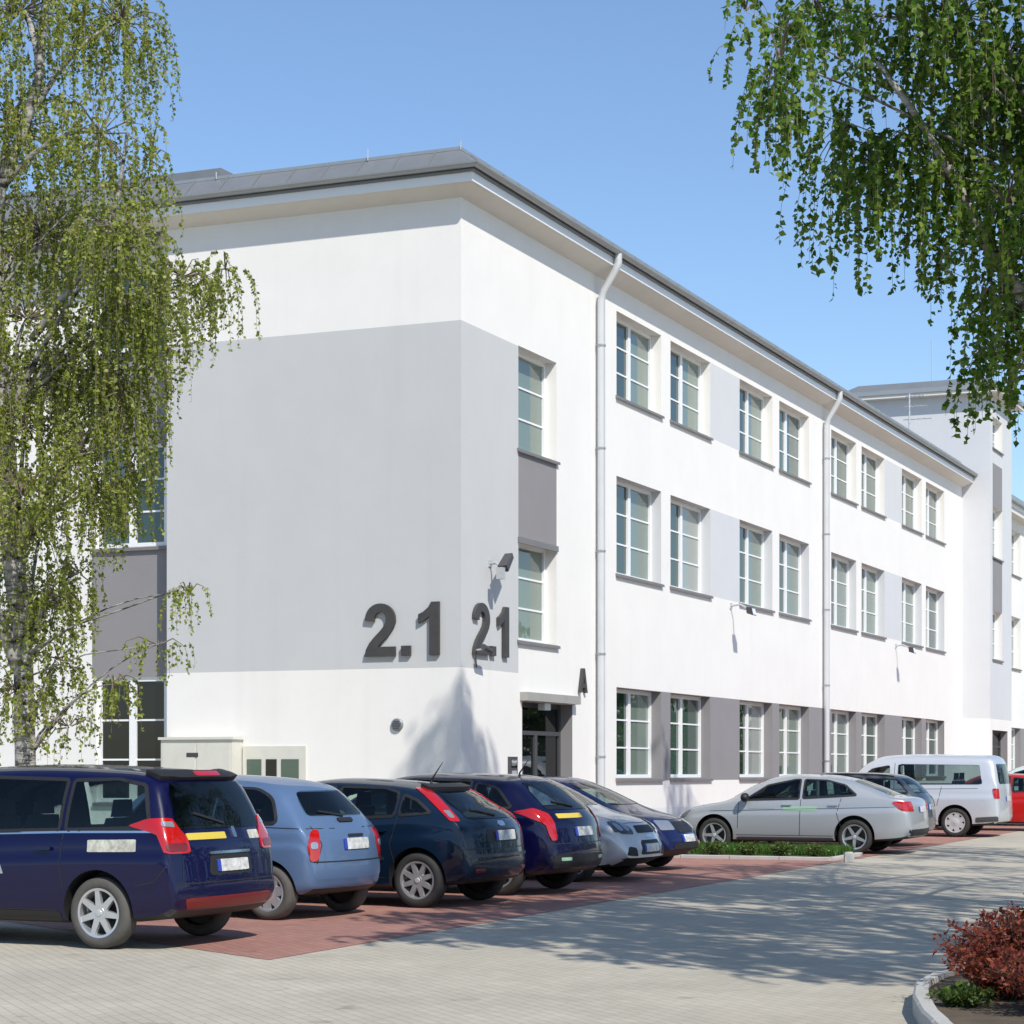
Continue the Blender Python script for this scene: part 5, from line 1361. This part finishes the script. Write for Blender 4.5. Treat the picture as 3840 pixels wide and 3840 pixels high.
# --- birch in front of the end wall, left
D1 = 31.0
L1 = [(40, 20, 150, 110, 90, .6, 1.4), (230, 40, 90, 90, 60, .6, 1.3), (30, 240, 130, 110, 90, .6, 1.3), (190, 250, 100, 100, 55, .5, 1.2), (285, 300, 40, 80, 16, .4, .9),
      (80, 440, 150, 90, 110, .6, 1.4), (230, 450, 90, 80, 80, .6, 1.3), (345, 520, 70, 35, 34, .6, 1.2), (425, 505, 40, 22, 14, .3, 1.15), (50, 600, 120, 70, 50, .6, 1.2),
      (225, 590, 80, 60, 60, .7, 1.5), (300, 590, 60, 40, 28, .5, 1.1), (235, 760, 60, 70, 26, .6, 1.4), (50, 800, 80, 100, 26, .6, 1.4), (205, 930, 35, 60, 18, .5, 1.0), (120, 760, 70, 80, 16, .4, 1.0),
      (80, 1000, 80, 80, 18, .5, 1.2), (20, 1120, 50, 90, 18, .5, 1.2), (150, 1080, 40, 60, 9, .4, .8), (355, 1120, 40, 22, 9, .3, .8), (300, 1215, 60, 22, 9, .25, .6), (215, 1290, 50, 30, 9, .3, .7), (110, 1240, 60, 50, 10, .4, 1.0),
      (150, 860, 60, 90, 26, .5, 1.2), (40, 930, 70, 80, 26, .5, 1.2), (110, 1130, 70, 70, 26, .4, 1.0), (30, 1300, 60, 60, 22, .3, .8), (70, 700, 90, 60, 30, .4, 1.0), (240, 880, 40, 60, 14, .4, 1.0), (180, 700, 60, 60, 30, .5, 1.2), (130, 1370, 60, 40, 8, .2, .5), (310, 680, 40, 40, 10, .4, .8),
      (-120, 200, 140, 300, 110, .6, 1.4), (-110, 650, 120, 250, 80, .6, 1.4), (60, -200, 260, 150, 120, .6, 1.3), (-100, 1050, 80, 150, 30, .5, 1.2)]
tb = W3(45, 1458, D1); tb = (tb[0], D1, gz(D1) - 0.05)
nl = birch('birch_tree', 'tall weeping birch with pale trunk in front of the end wall at the left', tb,
      [tb, W3(48, 1440, D1), W3(44, 1250, D1), W3(30, 1050, D1), W3(10, 800, D1), W3(-10, 560, D1), W3(0, 360, D1), W3(45, 240, D1), W3(75, 140, D1), W3(90, -60, D1), W3(95, -260, D1)],
      clus([(a, b_, c_, d_, (n_ * 1.7 if b_ > 640 and a < 280 else n_), e_, f_) for (a, b_, c_, d_, n_, e_, f_) in L1], D1, 1.5, 1.75), 'birch_leaf', (0.056, 0.045), 40, trunk_r=0.165,
      limbs=[([W3(44, 1230, D1), W3(20, 1080, D1 - .3), W3(5, 960, D1 - .5), W3(-30, 800, D1 - .6)], 0.12, 0.06),
             ([W3(30, 1260, D1), W3(8, 1200, D1 - .2), W3(-30, 1150, D1 - .4)], 0.08, 0.05),
             ([W3(60, 640, D1), W3(150, 520, D1 - .5), W3(205, 430, D1 - .7), W3(225, 360, D1 - .8), W3(240, 250, D1 - .9)], 0.06, 0.02),
             ([W3(40, 1240, D1), W3(140, 1180, D1 - .5), W3(230, 1150, D1 - .8), W3(340, 1110, D1 - 1)], 0.020, 0.008),
             ([W3(44, 1280, D1), W3(160, 1235, D1 - .4), W3(300, 1215, D1 - .6)], 0.016, 0.006)])

# --- birch at the right, its branches hang into the sky
D2 = 24.0
L2 = [(1405, 20, 35, 40, 16, .25, .7), (1470, 110, 55, 70, 42, .5, 1.1), (1490, 200, 30, 40, 14, .5, .9), (1540, 10, 90, 50, 55, .4, .9), (1590, 260, 45, 60, 36, .7, 1.5), (1640, 300, 45, 60, 34, .7, 1.7), (1610, 140, 50, 50, 16, .3, .8),
      (1700, 30, 90, 60, 60, .4, 1.0), (1800, 60, 90, 80, 80, .5, 1.1), (1720, 260, 60, 60, 46, .5, 1.1), (1790, 330, 60, 60, 50, .6, 1.1), (1850, 220, 70, 100, 90, .5, 1.1), (1900, 100, 80, 90, 80, .5, 1.1),
      (1900, 380, 60, 80, 80, .5, 1.1), (1790, 480, 40, 50, 14, .3, .7), (1890, 560, 50, 60, 40, .5, 1.0), (1850, 560, 30, 50, 14, .5, 1.0), (1875, 660, 40, 40, 28, .4, .9), (1920, 700, 20, 50, 20, .3, .6), (1770, 500, 12, 20, 3, .3, .5),
      (1990, 150, 60, 150, 120, .5, 1.2), (1990, 450, 60, 150, 110, .5, 1.2), (2130, 300, 120, 300, 170, .6, 1.4), (2300, 250, 120, 300, 120, .6, 1.4), (1850, -170, 260, 110, 170, .5, 1.2), (2100, -280, 260, 160, 170, .6, 1.4), (1640, -160, 150, 60, 60, .4, .9)]
t2 = (7.6, 24.6, gz(24.6) - 0.05)
birch('birch_tree', 'leafy birch whose drooping branches hang into the sky at the upper right', t2,
      [t2, (7.65, 24.6, 1.5), (7.5, 24.5, 3.2), (7.6, 24.4, 5.0), (7.5, 24.3, 6.8), (7.4, 24.2, 8.6), (7.3, 24.3, 10.4), (7.1, 24.6, 12.6), (6.8, 25.0, 15.0), (6.5, 25.4, 17.2)],
      cl3([(5.3, 26.3, 16.6, .9, 40), (6.0, 25.8, 17.3, 1.0, 40), (4.9, 27.2, 15.2, .8, 32), (6.8, 25.4, 16.0, 1.2, 44), (5.9, 26.0, 14.6, .9, 34), (7.4, 25.0, 14.0, 1.2, 40), (9.6, 25.0, 9.0, 1.2, 40), (8.6, 27.2, 8.6, 1.1, 34), (10.2, 22.8, 9.0, 1.2, 40), (9.2, 25.4, 11.4, 1.3, 40), (10.8, 26.0, 7.6, 1.2, 34), (9.0, 22.0, 9.8, 1.1, 36), (9.8, 28.6, 9.6, 1.2, 34), (11.6, 24.0, 8.4, 1.2, 34), (8.4, 27.0, 10.4, 1.2, 34), (11.6, 27.5, 9.4, 1.2, 34), (9.4, 23.2, 10.8, 1.2, 36)], 2.2) + clus(L2, D2, 1.6, 0.95), 'deep_leaf', (0.078, 0.064), 32, trunk_r=0.22,
      limbs=[([(7.5, 24.4, 4.6), W3(1990, 640, D2), W3(1900, 520, D2 - .3), W3(1850, 440, D2 - .4), W3(1800, 335, D2 - .5), W3(1720, 205, D2 - .6), W3(1650, 110, D2 - .6)], 0.10, 0.025),
             ([(7.5, 24.3, 6.0), W3(2000, 400, D2), W3(1900, 290, D2 + .3), W3(1830, 150, D2 + .4)], 0.08, 0.02)])

# --- tree just outside the frame that shades the paving
t3 = (7.8, 14.5, gz(14.5) - 0.05)
birch('birch_tree', 'birch standing right of the frame, its crown dappling the paving with shade', t3,
      [t3, (7.8, 14.5, 2), (7.7, 14.4, 4.5), (7.6, 14.4, 7), (7.5, 14.4, 9.5), (7.4, 14.4, 12)],
      cl3([(4.3, 14.8, 8.6, 1.25, 38), (5.2, 13.2, 8.4, 1.2, 38), (6.3, 12.0, 8.2, 1.2, 38), (5.4, 15.4, 9.6, 1.3, 44), (6.6, 14.0, 9.8, 1.4, 44), (7.8, 12.6, 9.2, 1.4, 40), (6.2, 16.6, 8.8, 1.3, 44), (7.6, 16.4, 9.6, 1.5, 44), (9.2, 14.2, 9.0, 1.5, 40), (8.0, 18.0, 8.6, 1.4, 40), (9.6, 16.4, 8.8, 1.5, 36), (7.4, 14.6, 11.4, 1.5, 44), (5.9, 17.9, 8.9, 1.2, 36), (9.4, 11.4, 8.4, 1.4, 36), (8.0, 10.4, 8.2, 1.2, 30), (3.6, 15.6, 8.9, .9, 26), (5.0, 17.2, 10.6, 1.2, 44), (6.4, 18.8, 11.0, 1.3, 44), (7.6, 19.6, 9.8, 1.3, 44), (9.2, 18.6, 10.2, 1.4, 40), (5.8, 14.8, 11.2, 1.3, 40), (9.0, 12.8, 10.8, 1.4, 40), (5.2, 18.6, 9.6, 1.1, 40), (7.0, 21.2, 9.6, 1.2, 40), (8.4, 20.8, 10.4, 1.3, 40), (3.1, 14.3, 9.0, .8, 28), (3.3, 16.6, 9.6, .9, 28), (4.4, 18.2, 10.2, 1.0, 30), (9.6, 20.0, 9.0, 1.3, 40), (6.9, 11.2, 9.4, 1.1, 36), (5.8, 12.4, 9.6, 1.1, 36), (4.7, 13.8, 9.8, 1.1, 36)], 2.5),
      'deep_leaf', (0.13, 0.11), 22, trunk_r=0.2)
t4 = (11.8, 35.5, gz(35.5) - 0.05)
birch('birch_tree', 'birch standing beyond the right edge, its top casting faint shade on the front', t4,
      [t4, (11.8, 35.5, 3), (11.7, 35.5, 6), (11.6, 35.4, 9), (11.5, 35.4, 12), (11.4, 35.3, 15), (11.3, 35.3, 17.5)],
      cl3([(10.6, 36.2, 16.6, 1.2, 40), (11.6, 35.0, 16.0, 1.4, 44), (10.4, 37.2, 14.6, 1.1, 34), (12.6, 34.6, 14.4, 1.5, 44), (12.2, 36.8, 13.4, 1.5, 44), (12.6, 35.6, 11.0, 1.7, 50), (12.4, 35.4, 8.5, 1.6, 44), (12.6, 35.4, 6.0, 1.4, 36), (11.6, 31.5, 9.6, 1.3, 40), (12.8, 33.2, 9.4, 1.3, 40), (13.4, 31.0, 8.6, 1.4, 40)], 1.6),
      'deep_leaf', (0.12, 0.10), 22, trunk_r=0.2)

# --- shrub bed, lower right, with kerb stones
kp = [(2.62, 12.6), (2.66, 13.6), (2.72, 14.6), (2.84, 15.6), (3.02, 16.5), (3.32, 17.3), (3.85, 17.95), (4.6, 18.4), (5.6, 18.75), (7.0, 19.1), (9.0, 19.4)]
kc = []
for a, b in zip(kp[:-1], kp[1:]):
    n = max(1, round(math.dist(a, b) / 0.5))
    for i in range(n): kc.append((a[0] + (b[0] - a[0]) * i / n, a[1] + (b[1] - a[1]) * i / n))
kc.append(kp[-1])
bed = MB(); inner = kc + [(9, 12.6)]
bed.add([(x, y, gz(y) + 0.10) for x, y in inner], [tuple(range(len(inner)))])
tag(bed.build('planting_bed', 'soil'), kind='structure')
kerb = empty('kerb', (kc[0][0], kc[0][1], gz(kc[0][1]))); tag(kerb, 'curved pale concrete kerb round the shrub bed at the lower right', 'kerb')
O_ = Vector(kerb.location)
for a, b in zip(kc[:-1], kc[1:]):
    a, b = Vector((*a, gz(a[1]))), Vector((*b, gz(b[1])))
    d = (b - a).normalized(); nrm = Vector((-d.y, d.x, 0)); a2, b2 = a + d * 0.004, b - d * 0.004
    m = MB(); h = 0.14 + rng.uniform(-.004, .004); w = 0.11; cfr = 0.018
    prof = [(0, -0.03), (0, h - cfr), (cfr, h), (w, h), (w, -0.03)]
    vs = [a2 - nrm * q + Vector((0, 0, z)) - O_ for q, z in prof] + [b2 - nrm * q + Vector((0, 0, z)) - O_ for q, z in prof]
    n = len(prof)
    m.add(vs, [(i, (i + 1) % n, n + (i + 1) % n, n + i) for i in range(n)] + [tuple(range(n)), tuple(range(2 * n - 1, n - 1, -1))])
    m.build('kerb_stone', 'concrete', kerb)

def shrub(name, label, pos, rad, h, nst, leafmat, leaf, per, group=None, cat='shrub', z0=0.1, stemmat='dark_bark'):
    x, y = pos; e = empty(name, (x, y, gz(y) + z0)); tag(e, label, cat, group)
    st = MB(); C, T = [], []
    for i in range(nst):
        a = rng.uniform(0, 2 * math.pi); r0 = rng.uniform(0, .35) * rad; r1 = rad * rng.uniform(.25, 1.0)
        hh = h * rng.uniform(.55, 1.05) * (1 - 0.35 * (r1 / rad)**2)
        p0 = Vector((r0 * math.cos(a), r0 * math.sin(a), 0)); p2 = Vector((r1 * math.cos(a), r1 * math.sin(a), hh)); p1 = p0.lerp(p2, .5) + Vector((0, 0, hh * .25))
        q = bez(p0, p1, p2, 5); st.tube(q, [0.007, .006, .005, .004, .003, .002], 4, cap=False)
        for t in rng.uniform(0.12, 1.02, per):
            k = min(4, int(t * 5)); p = q[k].lerp(q[k + 1], t * 5 - k)
            o = rng.normal(size=3); o[2] = o[2] * .6 + .4; o /= np.linalg.norm(o)
            C.append((p.x + o[0] * leaf[0], p.y + o[1] * leaf[0], p.z + o[2] * leaf[0])); T.append(o)
    st.build('stems', stemmat, e, fix=False)
    leaf_mesh('foliage', np.array(C), np.array(T), leaf[0], leaf[1], leafmat, e)
shrub('barberry_shrub', 'dark red leafed shrub at the kerb in the lower right corner', (3.85, 16.1), 0.80, 0.60, 160, 'barberry_leaf', (0.042, 0.026), 60, 'red shrubs in the bed')
shrub('barberry_shrub', 'dark red leafed shrub half cut off by the right edge, behind the corner shrub', (4.55, 17.2), 0.95, 0.68, 150, 'barberry_leaf', (0.042, 0.026), 60, 'red shrubs in the bed')
shrub('barberry_shrub', 'dark red leafed shrub cut off by the lower right corner of the picture', (3.75, 14.8), 0.6, 0.5, 110, 'barberry_leaf', (0.042, 0.026), 55, 'red shrubs in the bed')
shrub('barberry_shrub', 'small dark red shrub nearest the curved kerb beside the green plant', (3.52, 15.7), 0.45, 0.42, 90, 'barberry_leaf', (0.042, 0.026), 50, 'red shrubs in the bed')
shrub('ground_cover_plant', 'low bright green plant between the kerb and the red shrub', (3.12, 15.2), 0.24, 0.12, 40, 'cover_leaf', (0.045, 0.03), 26, cat='plant')

# --- grass strip with low plants before the silver saloon
gi = [(2.2, -6.1), (2.2, -0.6), (4.35, -0.6), (4.35, -6.1)]
isl = MB(); isl.add([tuple(gp(*p, 0.05)) for p in gi], [(0, 1, 2, 3)]); tag(isl.build('grass_strip', 'soil'), kind='structure')
kk = empty('kerb', gp(2.2, -6.1)); tag(kk, 'low pale kerb round the grass strip in front of the silver saloon', 'kerb')
O_ = Vector(kk.location)
edge = []
for a, b in zip(gi, gi[1:] + gi[:1]):
    n = max(1, round(math.dist(a, b) / 1.0))
    for i in range(n): edge.append(((a[0] + (b[0] - a[0]) * i / n, a[1] + (b[1] - a[1]) * i / n), (a[0] + (b[0] - a[0]) * (i + 1) / n, a[1] + (b[1] - a[1]) * (i + 1) / n)))
for a, b in edge:
    A, Bq = gp(*a), gp(*b); d = (Bq - A).normalized(); nr = Vector((-d.y, d.x, 0)); m = MB()
    A2, B2 = A + d * .006, Bq - d * .006
    prof = [(-.04, -0.03), (-.04, .05), (-.025, .06), (.04, .06), (.04, -0.03)]; n = len(prof)
    vs = [A2 - nr * q + Vector((0, 0, z)) - O_ for q, z in prof] + [B2 - nr * q + Vector((0, 0, z)) - O_ for q, z in prof]
    m.add(vs, [(i, (i + 1) % n, n + (i + 1) % n, n + i) for i in range(n)] + [tuple(range(n)), tuple(range(2 * n - 1, n - 1, -1))])
    m.build('kerb_stone', 'concrete', kk)
C, T = [], []
for i in range(14000):
    u_, v_ = rng.uniform(2.75, 4.28), rng.uniform(-6.0, -0.7)
    p = gp(u_, v_, 0.05); h = rng.uniform(.05, .20)
    o = np.array([rng.normal() * .25, rng.normal() * .25, 1.0]); o /= np.linalg.norm(o)
    C.append((p.x, p.y, p.z + h * .5)); T.append(o)
gr = leaf_mesh('grass', np.array(C), np.array(T), 0.19, 0.014, 'grass_blade', None)
tag(gr, 'green grass on the strip in front of the silver saloon', 'grass', kind='stuff')
words = ['first', 'second', 'third', 'fourth', 'fifth', 'sixth', 'seventh', 'eighth']
for i in range(8):
    x, y = uv(2.48, -5.75 + 0.62 * i)
    shrub('low_plant', words[i] + ' low green plant from the right along the edge of the grass strip', (x, y), 0.24, 0.20 + .06 * rng.uniform(), 40, 'cover_leaf', (0.05, 0.03), 16, 'low plants along the grass strip', 'plant', z0=0.05)
# small stone post at the end of the strip
e = empty('marker_post', gp(1.75, -6.55)); tag(e, 'short pale stone marker post at the end of the grass strip', 'post')
m = MB(); m.box(-.08, .08, -.07, .07, 0, .15); m.build('shaft', 'concrete', e)
m = MB(); m.add([(-.08, -.07, .151), (.08, -.07, .151), (.08, .07, .151), (-.08, .07, .151), (-.05, -.04, .18), (.05, -.04, .18), (.05, .04, .18), (-.05, .04, .18)], [(0, 1, 5, 4), (1, 2, 6, 5), (2, 3, 7, 6), (3, 0, 4, 7), (4, 5, 6, 7), (3, 2, 1, 0)]); m.build('cap', 'concrete', e)

# --- woods round the lot, outside the picture: they show in the glass and the car paint
def belt(name, label, fn, n, size, hmax):
    C, T = [], []
    for i in range(n):
        a, d = rng.uniform(0, 1), rng.uniform(-1, 1)
        x, y = fn(a, d)
        top = hmax * (0.72 + 0.28 * math.sin(a * 31 + 2.0 * math.sin(a * 57)))
        z = gz(max(y, 0)) + top * rng.uniform(0.02, 1.0)
        C.append((x, y, z)); o = rng.normal(size=3); T.append(o / np.linalg.norm(o))
    o = leaf_mesh(name, np.array(C), np.array(T), size, size * .8, 'belt_leaf', None)
    tag(o, label, 'trees', kind='stuff')
belt('tree_belt', 'belt of leafy trees behind the viewer, seen only in reflections', lambda a, d: (-55 + 110 * a, -24 + 2.5 * d), 9000, 0.75, 9.0)
def fr(a, d):
    x, y = uv(2 + 118 * a, -31 + 2.5 * d); return x, y
belt('tree_belt', 'belt of leafy trees across the street, seen only in the window panes', fr, 9000, 0.75, 10.0)
